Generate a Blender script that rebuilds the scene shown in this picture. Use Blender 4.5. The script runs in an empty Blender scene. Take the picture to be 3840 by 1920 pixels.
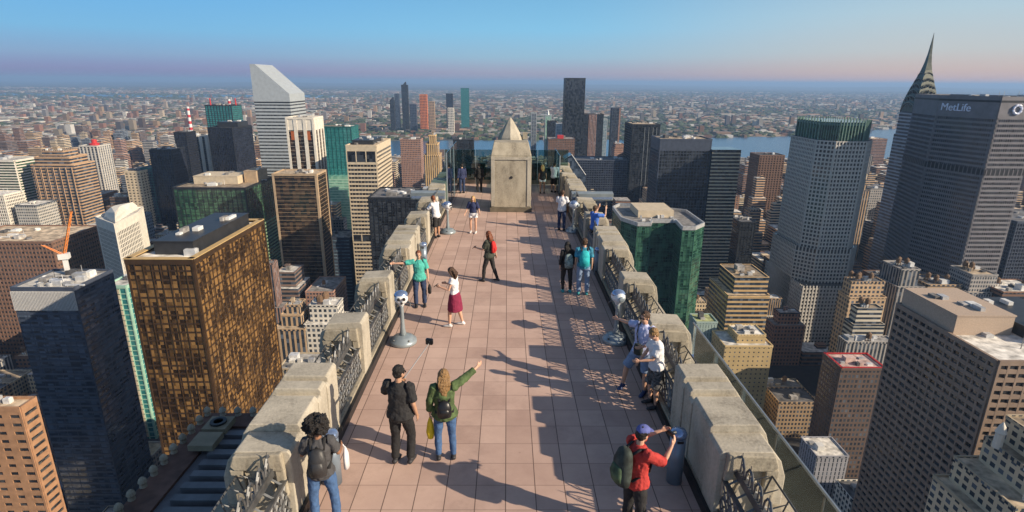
import bpy, math, random
from mathutils import Vector, Matrix, Euler
R = math.radians
random.seed(7)
S = bpy.context.scene
COL = S.collection
DZ = 250.0                       # height of the terrace floor above the street
# ------------------------------------------------------------ camera
cam = bpy.data.cameras.new("camera"); camo = bpy.data.objects.new("camera", cam); COL.objects.link(camo)
cam.sensor_width = 36; cam.lens = 36*2147/3840; cam.clip_start = .1; cam.clip_end = 400000
CM = Matrix.Translation((0, 0, DZ+6.3)) @ (Matrix.Rotation(R(-.56), 4, 'Z') @ Matrix.Rotation(R(90-16.96), 4, 'X') @ Matrix.Rotation(R(.42), 4, 'Z'))
camo.matrix_world = CM; S.camera = camo
# ------------------------------------------------------------ sun and sky
SUN_EL, SUN_AZ = 26.0, 115.0
sl = bpy.data.lights.new("sun", 'SUN'); sl.energy = 4.9; sl.angle = R(.5); sl.color = (1, .83, .62)
so = bpy.data.objects.new("sun", sl); COL.objects.link(so)
sd = Vector((math.sin(R(SUN_AZ))*math.cos(R(SUN_EL)), math.cos(R(SUN_AZ))*math.cos(R(SUN_EL)), math.sin(R(SUN_EL))))
so.rotation_euler = sd.to_track_quat('Z', 'Y').to_euler(); so.location = (0, 0, 400)
W = bpy.data.worlds.new("World"); S.world = W; W.use_nodes = True
def srgb(r, g, b):
    f = lambda c: (c/255/12.92) if c/255 <= .04045 else ((c/255+.055)/1.055)**2.4
    return (f(r), f(g), f(b), 1)
def world():
    t = W.node_tree; n = t.nodes; l = t.links; n.clear()
    out = n.new('ShaderNodeOutputWorld'); bg = n.new('ShaderNodeBackground'); l.new(bg.outputs[0], out.inputs[0])
    sky = n.new('ShaderNodeTexSky'); sky.sky_type = 'NISHITA'; sky.sun_disc = False
    sky.sun_elevation = R(SUN_EL); sky.sun_rotation = R(SUN_AZ); sky.altitude = 250
    sc = n.new('ShaderNodeVectorMath'); sc.operation = 'SCALE'; l.new(sky.outputs[0], sc.inputs[0]); sc.inputs['Scale'].default_value = .115
    tc = n.new('ShaderNodeTexCoord'); sp = n.new('ShaderNodeSeparateXYZ'); l.new(tc.outputs['Generated'], sp.inputs[0])
    def ramp(cols):
        m = n.new('ShaderNodeMapRange'); m.inputs[1].default_value = 0; m.inputs[2].default_value = .16
        l.new(sp.outputs[2], m.inputs[0]); r = n.new('ShaderNodeValToRGB'); l.new(m.outputs[0], r.inputs[0])
        e = r.color_ramp.elements
        while len(e) < len(cols): e.new(.5)
        for i, (p, c) in enumerate(cols): e[i].position = p; e[i].color = srgb(*c)
        return r
    a = ramp([(0, (128, 134, 172)), (.09, (138, 142, 182)), (.21, (138, 168, 202)), (.42, (124, 184, 224)), (.7, (112, 178, 228)), (1, (94, 158, 218))])
    c = ramp([(0, (160, 154, 174)), (.09, (164, 164, 184)), (.24, (152, 188, 210)), (.5, (134, 194, 228)), (1, (112, 172, 216))])
    b = ramp([(0, (206, 172, 168)), (.12, (206, 184, 176)), (.28, (194, 198, 198)), (.6, (178, 202, 214)), (1, (150, 186, 214))])
    mx = n.new('ShaderNodeMapRange'); mx.interpolation_type = 'SMOOTHSTEP'; l.new(sp.outputs[0], mx.inputs[0]); mx.inputs[1].default_value = -.6; mx.inputs[2].default_value = .1
    m1 = n.new('ShaderNodeMix'); m1.data_type = 'RGBA'; l.new(mx.outputs[0], m1.inputs[0]); l.new(a.outputs[0], m1.inputs[6]); l.new(c.outputs[0], m1.inputs[7])
    my = n.new('ShaderNodeMapRange'); my.interpolation_type = 'SMOOTHSTEP'; l.new(sp.outputs[0], my.inputs[0]); my.inputs[1].default_value = .05; my.inputs[2].default_value = .62
    m2 = n.new('ShaderNodeMix'); m2.data_type = 'RGBA'; l.new(my.outputs[0], m2.inputs[0]); l.new(m1.outputs[2], m2.inputs[6]); l.new(b.outputs[0], m2.inputs[7])
    mz = n.new('ShaderNodeMapRange'); mz.interpolation_type = 'SMOOTHSTEP'; l.new(sp.outputs[2], mz.inputs[0]); mz.inputs[1].default_value = .15; mz.inputs[2].default_value = .4
    m3 = n.new('ShaderNodeMix'); m3.data_type = 'RGBA'; l.new(mz.outputs[0], m3.inputs[0]); l.new(m2.outputs[2], m3.inputs[6]); l.new(sc.outputs[0], m3.inputs[7])
    mb = n.new('ShaderNodeMath'); mb.operation = 'LESS_THAN'; l.new(sp.outputs[2], mb.inputs[0]); mb.inputs[1].default_value = -.002
    m4 = n.new('ShaderNodeMix'); m4.data_type = 'RGBA'; l.new(mb.outputs[0], m4.inputs[0]); l.new(m3.outputs[2], m4.inputs[6]); m4.inputs[7].default_value = srgb(74, 104, 150)
    l.new(m4.outputs[2], bg.inputs[0]); bg.inputs[1].default_value = .78
world()
vs = S.view_settings; vs.view_transform = 'Standard'; vs.look = 'None'; vs.gamma = 1; vs.exposure = 0.42
# ------------------------------------------------------------ pixel helper (photo pixels -> a point at height z)
C0 = CM.translation; C3 = CM.to_3x3()
def at(px, py, z):
    d = C3 @ Vector(((px-1920)/2147, -(py-960)/2147, -1))
    t = (z-C0.z)/d.z
    return C0.x+d.x*t, C0.y+d.y*t
def atY(px, py, Y):              # a point on the vertical plane at distance Y
    d = C3 @ Vector(((px-1920)/2147, -(py-960)/2147, -1)); t = (Y-C0.y)/d.y
    return C0+d*t
# ------------------------------------------------------------ materials
def newmat(name):
    m = bpy.data.materials.new(name); m.use_nodes = True
    t = m.node_tree; return m, t, t.nodes, t.links, t.nodes['Principled BSDF']
def M(name, col, rough=.7, metal=0, var=.15, scale=2.0, bump=0, objrand=0, spec=.5, stretch=None, detail=4):
    m, t, n, l, p = newmat(name)
    p.inputs['Roughness'].default_value = rough; p.inputs['Metallic'].default_value = metal; p.inputs['Specular IOR Level'].default_value = spec
    tc = n.new('ShaderNodeTexCoord'); no = n.new('ShaderNodeTexNoise'); no.inputs['Scale'].default_value = scale; no.inputs['Detail'].default_value = detail
    src = tc.outputs['Object']
    if stretch:
        mp = n.new('ShaderNodeMapping'); mp.inputs['Scale'].default_value = stretch; l.new(src, mp.inputs[0]); src = mp.outputs[0]
    l.new(src, no.inputs['Vector'])
    mr = n.new('ShaderNodeMapRange'); mr.inputs[1].default_value = .3; mr.inputs[2].default_value = .7; mr.inputs[3].default_value = 1-var; mr.inputs[4].default_value = 1+var
    l.new(no.outputs[0], mr.inputs[0]); v = mr.outputs[0]
    if objrand:
        oi = n.new('ShaderNodeObjectInfo'); m2 = n.new('ShaderNodeMapRange'); m2.inputs[3].default_value = 1-objrand; m2.inputs[4].default_value = 1+objrand
        l.new(oi.outputs['Random'], m2.inputs[0]); mm = n.new('ShaderNodeMath'); mm.operation = 'MULTIPLY'; l.new(v, mm.inputs[0]); l.new(m2.outputs[0], mm.inputs[1]); v = mm.outputs[0]
    sc = n.new('ShaderNodeVectorMath'); sc.operation = 'SCALE'; sc.inputs[0].default_value = col[:3]; l.new(v, sc.inputs['Scale']); l.new(sc.outputs[0], p.inputs['Base Color'])
    if bump:
        b = n.new('ShaderNodeBump'); b.inputs['Strength'].default_value = bump; b.inputs['Distance'].default_value = .02; l.new(no.outputs[0], b.inputs['Height']); l.new(b.outputs[0], p.inputs['Normal'])
    return m
def math_(n, l, op, a, b=None, c=None):
    x = n.new('ShaderNodeMath'); x.operation = op
    for i, s in enumerate((a, b, c)):
        if s is None: continue
        if isinstance(s, (int, float)): x.inputs[i].default_value = s
        else: l.new(s, x.inputs[i])
    return x.outputs[0]
def facade_uv(n, l):
    g = n.new('ShaderNodeNewGeometry'); p = n.new('ShaderNodeSeparateXYZ'); l.new(g.outputs['Position'], p.inputs[0])
    q = n.new('ShaderNodeSeparateXYZ'); l.new(g.outputs['True Normal'], q.inputs[0])
    ax = math_(n, l, 'ABSOLUTE', q.outputs[0]); isx = math_(n, l, 'GREATER_THAN', ax, .7)
    d = math_(n, l, 'SUBTRACT', p.outputs[1], p.outputs[0]); u = math_(n, l, 'MULTIPLY_ADD', d, isx, p.outputs[0])
    az = math_(n, l, 'ABSOLUTE', q.outputs[2]); wall = math_(n, l, 'LESS_THAN', az, .5)
    return u, p.outputs[2], isx, wall
def glassmat(name, c1, c2, fl=3.9, bay=3.0, rough=.12, metal=0, thr=.5, soft=.2, spec=.8, big=None, wcell=.6):
    """panes: every cell (bay x floor) gets its own tint between c1 and c2"""
    m, t, n, l, p = newmat(name)
    u, z, isx, wall = facade_uv(n, l)
    cu = math_(n, l, 'FLOOR', math_(n, l, 'DIVIDE', u, bay)); cz = math_(n, l, 'FLOOR', math_(n, l, 'DIVIDE', z, fl))
    cb = n.new('ShaderNodeCombineXYZ'); l.new(cu, cb.inputs[0]); l.new(cz, cb.inputs[1]); l.new(isx, cb.inputs[2])
    wn = n.new('ShaderNodeTexWhiteNoise'); l.new(cb.outputs[0], wn.inputs[0])
    no = n.new('ShaderNodeTexNoise'); no.inputs['Scale'].default_value = big or .05; no.inputs['Detail'].default_value = 2
    g = n.new('ShaderNodeNewGeometry'); l.new(g.outputs['Position'], no.inputs['Vector'])
    s = math_(n, l, 'ADD', math_(n, l, 'MULTIPLY', wn.outputs[0], wcell), math_(n, l, 'MULTIPLY', no.outputs[0], 1-wcell))
    mr = n.new('ShaderNodeMapRange'); mr.inputs[1].default_value = thr-soft; mr.inputs[2].default_value = thr+soft; l.new(s, mr.inputs[0])
    mx = n.new('ShaderNodeMix'); mx.data_type = 'RGBA'; l.new(mr.outputs[0], mx.inputs[0]); mx.inputs[6].default_value = (*c1, 1); mx.inputs[7].default_value = (*c2, 1)
    l.new(mx.outputs[2], p.inputs['Base Color']); p.inputs['Roughness'].default_value = rough; p.inputs['Metallic'].default_value = metal; p.inputs['Specular IOR Level'].default_value = spec
    nb = n.new('ShaderNodeBump'); nb.inputs['Strength'].default_value = .12; nb.inputs['Distance'].default_value = .5; l.new(wn.outputs[0], nb.inputs['Height'])
    n2 = n.new('ShaderNodeTexNoise'); n2.inputs['Scale'].default_value = .3; l.new(g.outputs['Position'], n2.inputs['Vector']); l.new(n2.outputs[0], nb.inputs['Height'])
    l.new(nb.outputs[0], p.inputs['Normal'])
    return m
def wallmat(name, col, glass=(.03, .04, .055), fl=3.5, bay=2.8, wu=.58, wz=.56, rand=.25, rough=.85):
    """masonry or concrete wall with punched windows (for the small and far buildings)"""
    m, t, n, l, p = newmat(name)
    u, z, isx, wall = facade_uv(n, l)
    oi0 = n.new('ShaderNodeObjectInfo'); r0 = oi0.outputs['Random']; r1 = math_(n, l, 'FRACT', math_(n, l, 'MULTIPLY', r0, 7.31)); r2 = math_(n, l, 'FRACT', math_(n, l, 'MULTIPLY', r0, 13.7))
    ud = math_(n, l, 'DIVIDE', u, math_(n, l, 'MULTIPLY_ADD', r1, bay*.7, bay*.75)); zd = math_(n, l, 'DIVIDE', z, math_(n, l, 'MULTIPLY_ADD', r2, fl*.3, fl*.9))
    fu = math_(n, l, 'FRACT', ud); fz = math_(n, l, 'FRACT', zd)
    a = math_(n, l, 'LESS_THAN', math_(n, l, 'ABSOLUTE', math_(n, l, 'SUBTRACT', fu, .5)), math_(n, l, 'MULTIPLY_ADD', math_(n, l, 'GREATER_THAN', r2, .8), .3, wu/2))
    b = math_(n, l, 'LESS_THAN', math_(n, l, 'ABSOLUTE', math_(n, l, 'SUBTRACT', fz, .5)), math_(n, l, 'MULTIPLY_ADD', math_(n, l, 'LESS_THAN', r2, .15), .3, wz/2))
    w = math_(n, l, 'MULTIPLY', math_(n, l, 'MULTIPLY', a, b), wall)
    cb = n.new('ShaderNodeCombineXYZ'); l.new(math_(n, l, 'FLOOR', ud), cb.inputs[0]); l.new(math_(n, l, 'FLOOR', zd), cb.inputs[1])
    wn = n.new('ShaderNodeTexWhiteNoise'); l.new(cb.outputs[0], wn.inputs[0])
    gm = n.new('ShaderNodeMix'); gm.data_type = 'RGBA'; l.new(math_(n, l, 'POWER', wn.outputs[0], 4), gm.inputs[0]); gm.inputs[6].default_value = (*glass, 1); gm.inputs[7].default_value = (*[min(1, g*3+.05) for g in glass], 1)
    oi = n.new('ShaderNodeObjectInfo'); mr = n.new('ShaderNodeMapRange'); mr.inputs[3].default_value = 1-rand; mr.inputs[4].default_value = 1+rand; l.new(oi.outputs['Random'], mr.inputs[0])
    g = n.new('ShaderNodeNewGeometry'); no = n.new('ShaderNodeTexNoise'); no.inputs['Scale'].default_value = .12; no.inputs['Detail'].default_value = 6; l.new(g.outputs['Position'], no.inputs['Vector'])
    v = math_(n, l, 'MULTIPLY', mr.outputs[0], math_(n, l, 'ADD', math_(n, l, 'MULTIPLY', no.outputs[0], .5), .75))
    sc = n.new('ShaderNodeVectorMath'); sc.operation = 'SCALE'; sc.inputs[0].default_value = col; l.new(v, sc.inputs['Scale'])
    mx = n.new('ShaderNodeMix'); mx.data_type = 'RGBA'; l.new(w, mx.inputs[0]); l.new(sc.outputs[0], mx.inputs[6]); l.new(gm.outputs[2], mx.inputs[7])
    l.new(mx.outputs[2], p.inputs['Base Color'])
    rr = math_(n, l, 'SUBTRACT', rough, math_(n, l, 'MULTIPLY', w, rough-.2)); l.new(rr, p.inputs['Roughness'])
    bp = n.new('ShaderNodeBump'); bp.invert = True; bp.inputs['Distance'].default_value = .3; bp.inputs['Strength'].default_value = .6; l.new(w, bp.inputs['Height']); l.new(bp.outputs[0], p.inputs['Normal'])
    return m
def roofmat(name, col, rand=.4):
    return M(name, col, .9, 0, .6, .22, objrand=rand, detail=9)
# ------------------------------------------------------------ mesh builder
class MB:
    def __init__(s): s.v = []; s.f = []; s.m = []; s.sm = []; s.mi = 0; s.smooth = False
    def add(s, vs, fs):
        o = len(s.v); s.v += [tuple(v) for v in vs]
        for f in fs: s.f.append([i+o for i in f]); s.m.append(s.mi); s.sm.append(s.smooth)
    def box(s, x0, x1, y0, y1, z0, z1):
        s.add([(x0, y0, z0), (x1, y0, z0), (x1, y1, z0), (x0, y1, z0), (x0, y0, z1), (x1, y0, z1), (x1, y1, z1), (x0, y1, z1)],
              [(0, 3, 2, 1), (4, 5, 6, 7), (0, 1, 5, 4), (1, 2, 6, 5), (2, 3, 7, 6), (3, 0, 4, 7)])
    def cbox(s, c, sx, sy, sz, rz=0, m=None):
        mt = m or (Matrix.Translation(c) @ Matrix.Rotation(rz, 4, 'Z'))
        vs = [mt @ Vector((a*sx/2, b*sy/2, d*sz/2)) for a, b, d in ((-1, -1, -1), (1, -1, -1), (1, 1, -1), (-1, 1, -1), (-1, -1, 1), (1, -1, 1), (1, 1, 1), (-1, 1, 1))]
        s.add(vs, [(0, 3, 2, 1), (4, 5, 6, 7), (0, 1, 5, 4), (1, 2, 6, 5), (2, 3, 7, 6), (3, 0, 4, 7)])
    def prism(s, poly, z0, z1, top=None):
        n = len(poly); tp = top or poly
        s.add([(x, y, z0) for x, y in poly]+[(x, y, z1) for x, y in tp], [tuple(reversed(range(n))), tuple(range(n, 2*n))]+[(i, (i+1) % n, (i+1) % n+n, i+n) for i in range(n)])
    def ext(s, prof, axis, a, b):        # profile (u,v) extruded: axis 'Y' -> (u,Y,v); axis 'X' -> (X,u,v)
        n = len(prof); P = (lambda u, v, w: (u, w, v)) if axis == 'Y' else (lambda u, v, w: (w, u, v))
        s.add([P(u, v, a) for u, v in prof]+[P(u, v, b) for u, v in prof], [tuple(range(n)), tuple(reversed(range(n, 2*n)))]+[(i+n, (i+1) % n+n, (i+1) % n, i) for i in range(n)])
    def edge(s, p, q, out0, out1, z0, z1, t0=0., t1=1.):   # a bar along the edge p->q (CCW outline), between two outward offsets
        d = Vector((q[0]-p[0], q[1]-p[1])); L = d.length; d /= L; nn = Vector((d.y, -d.x))
        a = Vector(p)+d*L*t0; b = Vector(p)+d*L*t1
        pts = [a+nn*out0, a+nn*out1, b+nn*out1, b+nn*out0]
        pts = [(v.x, v.y) for v in pts]; s.prism(pts, z0, z1)
    def tube(s, pts, r, seg=6, closed=False):
        pts = [Vector(p) for p in pts]; rs = r if isinstance(r, (list, tuple)) else [r]*len(pts); s.loft(pts, [(a, a) for a in rs], seg=seg, cap=0)
    def loft(s, pts, rad, side=None, seg=12, cap=1):
        """rings of ellipse radii (a along side, b across) along a path; cap=1 rounds both ends"""
        pts = [Vector(p) for p in pts]; P = []; Rr = []
        n = len(pts); dirs = []
        for i in range(n):
            a = pts[max(0, i-1)]; b = pts[min(n-1, i+1)]; d = (b-a)
            dirs.append(d.normalized() if d.length > 1e-9 else Vector((0, 0, 1)))
        rings = []
        if cap:
            for k in (.35, .75): rings.append((pts[0]-dirs[0]*min(rad[0])*math.sqrt(1-k*k)*cap, (rad[0][0]*k, rad[0][1]*k), dirs[0]))
        for i in range(n): rings.append((pts[i], rad[i], dirs[i]))
        if cap:
            for k in (.75, .35): rings.append((pts[-1]+dirs[-1]*min(rad[-1])*math.sqrt(1-k*k)*cap, (rad[-1][0]*k, rad[-1][1]*k), dirs[-1]))
        vs = []; sd_ = Vector(side) if side is not None else None
        prev = None
        for c, (ra, rb), d in rings:
            u = sd_ if sd_ is not None else (prev if prev is not None else (Vector((1, 0, 0)) if abs(d.x) < .8 else Vector((0, 1, 0))))
            u = u-d*u.dot(d)
            if u.length < 1e-5: u = Vector((0, 1, 0))-d*d.y
            u.normalize(); w = d.cross(u); prev = u
            for k in range(seg):
                a = 2*math.pi*k/seg; vs.append(c+u*math.cos(a)*ra+w*math.sin(a)*rb)
        m = len(rings); fs = [tuple(reversed(range(seg))), tuple(range((m-1)*seg, m*seg))]
        for i in range(m-1):
            for k in range(seg):
                k2 = (k+1) % seg; fs.append((i*seg+k, i*seg+k2, (i+1)*seg+k2, (i+1)*seg+k))
        s.add(vs, fs)
    def lathe(s, prof, c=(0, 0, 0), seg=20):
        vs = []; c = Vector(c)
        for r, z in prof:
            for k in range(seg):
                a = 2*math.pi*k/seg; vs.append((c.x+r*math.cos(a), c.y+r*math.sin(a), c.z+z))
        m = len(prof); fs = [tuple(reversed(range(seg))), tuple(range((m-1)*seg, m*seg))]
        for i in range(m-1):
            for k in range(seg):
                k2 = (k+1) % seg; fs.append((i*seg+k, i*seg+k2, (i+1)*seg+k2, (i+1)*seg+k))
        s.add(vs, fs)
    def ball(s, c, r, seg=12, rings=8, noise=0, rnd=None):
        c = Vector(c); rr = r if isinstance(r, (tuple, list)) else (r, r, r); vs = []
        for i in range(rings+1):
            th = math.pi*i/rings
            for k in range(seg):
                a = 2*math.pi*k/seg; q = 1+(rnd.uniform(-noise, noise) if noise else 0)
                vs.append((c.x+rr[0]*q*math.sin(th+1e-4)*math.cos(a), c.y+rr[1]*q*math.sin(th+1e-4)*math.sin(a), c.z-rr[2]*q*math.cos(th)))
        fs = []
        for i in range(rings):
            for k in range(seg):
                k2 = (k+1) % seg; fs.append((i*seg+k, i*seg+k2, (i+1)*seg+k2, (i+1)*seg+k))
        s.add(vs, fs)
    def build(s, name, mat=None, parent=None, smooth=False):
        me = bpy.data.meshes.new(name); me.from_pydata(s.v, [], s.f)
        mats = mat if isinstance(mat, (list, tuple)) else [mat]
        for m in mats:
            if m: me.materials.append(m)
        if len(mats) > 1: me.polygons.foreach_set('material_index', s.m)
        if smooth or any(s.sm): me.polygons.foreach_set('use_smooth', [smooth or a for a in s.sm])
        me.update()
        o = bpy.data.objects.new(name, me); COL.objects.link(o)
        if parent: o.parent = parent
        return o
def tag(o, label=None, cat=None, group=None, kind=None):
    if label: o['label'] = label
    if cat: o['category'] = cat
    if group: o['group'] = group
    if kind: o['kind'] = kind
    return o
def empty(name, loc=(0, 0, 0), rz=0, label=None, cat=None, group=None):
    o = bpy.data.objects.new(name, None); COL.objects.link(o); o.location = loc; o.rotation_euler = (0, 0, rz); o.empty_display_size = .5
    return tag(o, label, cat, group)
def copy_tree(o, parent=None):
    c = o.copy(); COL.objects.link(c)
    if parent: c.parent = parent
    for ch in [x for x in o.children]: copy_tree(ch, c)
    return c
# ------------------------------------------------------------ material palette for the city
m_concrete = M('concrete', (.42, .40, .36), .85, 0, .15, .3)
m_roof_l = roofmat('pale_roof', (.50, .48, .44)); m_roof_g = roofmat('grey_roof', (.26, .25, .24)); m_roof_d = roofmat('dark_roof', (.10, .10, .105)); m_roof_t = roofmat('tan_roof', (.38, .30, .21))
ROOFS = [m_roof_l, m_roof_g, m_roof_d, m_roof_t]
m_duct = M('galvanised_duct', (.55, .56, .57), .5, .3, .2, .5, objrand=.3); m_darkmet = M('dark_metal_cladding', (.035, .037, .042), .45, .3, .2, .4)
m_white = M('white_paint_metal', (.7, .7, .68), .5, 0, .1, .4); m_red = M('red_paint', (.5, .03, .03), .5)
M_tank = M('wooden_tank', (.16, .10, .06), .9, 0, .3, 2)
m_steel = M('steel', (.35, .36, .37), .4, .6, .1, 1)
FP = []                           # footprints already taken
def take(poly, pad=6):
    xs = [p[0] for p in poly]; ys = [p[1] for p in poly]; FP.append((min(xs)-pad, max(xs)+pad, min(ys)-pad, max(ys)+pad))
def rect(pxl, pxr, py, H, depth):
    """outline of a block whose front roof edge runs between two photo pixels at height H"""
    k = 3840/2576; x0, y0 = at(pxl*k, py*k, H); x1, y1 = at(pxr*k, py*k, H); Y = (y0+y1)/2
    return [(x0, Y), (x1, Y), (x1, Y+depth), (x0, Y+depth)]
def shrink(poly, a, front=None):
    cx = sum(p[0] for p in poly)/len(poly); cy = sum(p[1] for p in poly)/len(poly)
    out = []
    for x, y in poly:
        d = Vector((x-cx, y-cy)); L = d.length; d *= max(.05, (L-a*1.3)/L); out.append((cx+d.x, cy+d.y))
    return out
def rot_poly(poly, deg, piv=0):
    px, py = poly[piv]; c, s_ = math.cos(R(deg)), math.sin(R(deg))
    return [(px+(x-px)*c-(y-py)*s_, py+(x-px)*s_+(y-py)*c) for x, y in poly]
def tower(name, label, poly, z1, glass, frame, roof, fl=3.9, bay=3.0, band=1.2, pier=.6, bp=.25, pp=.4, z0=0, para=1.2, corner=.9, clutter=8, pent=None, group=None, cat='building',
          skirt=None, seed=1, parent=None, off=(0, 0), pmat=None, bands=True, piers=True, blind=None, taken=True):
    """pane core + storey bands + piers + roof + parapet + rooftop units, each a part of one building"""
    if taken: take(poly)
    cx = sum(p[0] for p in poly)/len(poly); cy = sum(p[1] for p in poly)/len(poly)
    if parent is None: root = empty(name, (cx, cy, 0), 0, label, cat, group)
    else: root = parent; cx, cy = root.location.x, root.location.y
    P = [(x-cx, y-cy) for x, y in poly]; rnd = random.Random(seed); n = len(P)
    b = MB(); b.prism(P, z0, z1); b.build('window_glass', glass, root)
    fb = MB(); fp = MB()
    for i in range(n):
        p, q = P[i], P[(i+1) % n]; d = Vector((q[0]-p[0], q[1]-p[1])); L = d.length
        if L < .3: continue
        nn = Vector((d.y, -d.x))/L; mid = Vector(((p[0]+q[0])/2+cx, (p[1]+q[1])/2+cy))
        if nn.dot(-mid.normalized()) < -.25: continue
        if bands:
            z = z0+fl*.5
            while z < z1-.2:
                fb.edge(p, q, -.1, bp, z-band/2, min(z+band/2, z1)); z += fl
        if piers:
            k = max(1, round(L/bay))
            for j in range(1, k):
                c_ = j/k; h = pier/2/L; fp.edge(p, q, -.1, pp, z0, z1-.01, c_-h, c_+h)
        if corner:
            h = corner/L
            fp.edge(p, q, -.12, pp+.05, z0, z1-.02, -.04/L, min(.5, h)); fp.edge(p, q, -.12, pp+.053, z0, z1-.02, max(.5, 1-h), 1+.04/L)
        if blind:
            for (za, zb) in blind: fb.edge(p, q, -.15, bp+.06, za, zb)
    if fb.v: fb.build('floor_bands', frame, root)
    if fp.v: fp.build('piers', pmat or frame, root)
    r = MB(); r.prism(shrink(P, .2), z1+.02, z1+.1); r.build('roof', roof, root)
    if para:
        b = MB()
        for i in range(n): b.edge(P[i], P[(i+1) % n], -.45, max(bp, pp)+.12, z1-.9, z1+para)
        b.build('parapet', frame, root)
    xs = [p[0] for p in P]; ys = [p[1] for p in P]; w = max(xs)-min(xs); dd = max(ys)-min(ys); mx = (max(xs)+min(xs))/2; my = (max(ys)+min(ys))/2
    if pent:
        for (u0, u1, v0, v1, h, mt) in pent:
            b = MB(); X0 = min(xs)+w*u0; X1 = min(xs)+w*u1; Y0 = min(ys)+dd*v0; Y1 = min(ys)+dd*v1
            b.box(X0, X1, Y0, Y1, z1+.11, z1+h); b.box(X0-.3, X1+.3, Y0-.3, Y1+.3, z1+h+.003, z1+h+.6)
            po = b.build('penthouse', mt, root)
            for k in range(5):
                b = MB(); a = rnd.uniform(.1, .8); c = rnd.uniform(.1, .8); sx = (X1-X0)*rnd.uniform(.08, .16); sy = (Y1-Y0)*rnd.uniform(.08, .16)
                b.box(X0+(X1-X0)*a, X0+(X1-X0)*a+sx, Y0+(Y1-Y0)*c, Y0+(Y1-Y0)*c+sy, z1+h+.62, z1+h+rnd.uniform(1.4, 3)); b.build('rooftop_unit', rnd.choice((m_duct, m_white, m_roof_g)), po)
    for k in range(int(clutter*1.7)):
        b = MB(); a = mx+rnd.uniform(-.36, .3)*w; c = my+rnd.uniform(-.38, .32)*dd; t = rnd.random()
        sc = max(.5, min(1.6, min(w, dd)/28))
        if t < .55: sx = rnd.uniform(2, 6)*sc; sy = rnd.uniform(2, 6)*sc; h = rnd.uniform(1.2, 3.2); b.box(a, a+sx, c, c+sy, z1+.1, z1+h); b.box(a+.3, a+sx-.3, c+.3, c+sy-.3, z1+h, z1+h+.25)
        elif t < .75: b.lathe([(0, 0), (1.5*sc, 0), (1.5*sc, 1.7), (1.2*sc, 1.9), (1.2*sc, 1.5), (0, 1.5)], (a, c, z1+.1), 12)
        elif t < .85: b.box(a, a+rnd.uniform(8, 14)*sc, c, c+.9, z1+.6, z1+1.4); b.box(a+1, a+1.3, c+.2, c+.5, z1+.1, z1+.6)
        else: b.lathe([(0, 0), (.2, 0), (.12, 6), (0, 6)], (a, c, z1+.1), 6)
        b.build('rooftop_unit', rnd.choice((m_duct, m_duct, m_white, m_roof_g, m_roof_d)), root)
    return root
def slab(name, label, poly, z1, wall, roof, cat='building', group=None, steps=None, seed=3, clutter=5, z0=0, cornice=True, kind_tank=False, taken=True):
    """masonry building: walls with punched windows, cornice, roof, bulkhead; steps = [(z, inset fraction l,r,front,back)]"""
    if taken: take(poly)
    xs = [p[0] for p in poly]; ys = [p[1] for p in poly]
    cx = (min(xs)+max(xs))/2; cy = (min(ys)+max(ys))/2; root = empty(name, (cx, cy, 0), 0, label, cat, group); rnd = random.Random(seed)
    P = [(x-cx, y-cy) for x, y in poly]; w_ = MB(); r_ = MB(); c_ = MB(); za = z0
    levels = [(z1, None)] if not steps else steps+[(z1, None)]
    zprev = z0; cur = P
    tiers = []
    if steps:
        for (zt, ins) in steps: tiers.append((zprev, zt, cur)); zprev = zt; x0 = min(p[0] for p in cur); x1 = max(p[0] for p in cur); y0 = min(p[1] for p in cur); y1 = max(p[1] for p in cur); l, r2, f, b2 = ins; W_ = x1-x0; D_ = y1-y0; cur = [(x0+l*W_, y0+f*D_), (x1-r2*W_, y0+f*D_), (x1-r2*W_, y1-b2*D_), (x0+l*W_, y1-b2*D_)]
    tiers.append((zprev, z1, cur))
    for (a, b, pl) in tiers:
        w_.prism(pl, a, b); r_ = MB(); r_.prism(shrink(pl, .3), b+.02, b+.12); r_.build('roof', roof, root)
        if cornice:
            for i in range(len(pl)): c_.edge(pl[i], pl[(i+1) % len(pl)], -.35, .35, b-.6, b+.9)
    w_.build('wall', wall, root)
    if cornice: c_.build('cornice', wall, root)
    a, b, pl = tiers[-1]; xs = [p[0] for p in pl]; ys = [p[1] for p in pl]; w = max(xs)-min(xs); d = max(ys)-min(ys)
    for k in range(clutter):
        q = MB(); x = min(xs)+w*rnd.uniform(.08, .7); y = min(ys)+d*rnd.uniform(.08, .7); t = rnd.random()
        if k == 0: q.box(x, x+w*.22, y, y+d*.22, b+.1, b+rnd.uniform(3, 5))
        elif t < .25 and kind_tank:
            q.lathe([(0, 3), (1.8, 3), (1.8, 6.5), (0, 8)], (x, y, b), 10)
            for u in (-1, 1):
                for v in (-1, 1): q.box(x+u*1.1-.12, x+u*1.1+.12, y+v*1.1-.12, y+v*1.1+.12, b+.1, b+3.1)
        else: q.box(x, x+rnd.uniform(1.5, 4), y, y+rnd.uniform(1.5, 4), b+.1, b+rnd.uniform(1, 2.6))
        tk = k and t < .25 and kind_tank; q.build('bulkhead' if k == 0 else ('water_tank' if tk else 'rooftop_unit'), M_tank if tk else rnd.choice((m_duct, m_roof_g, m_roof_d, m_white, roof)), root)
    return root
K = 3840/2576
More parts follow.
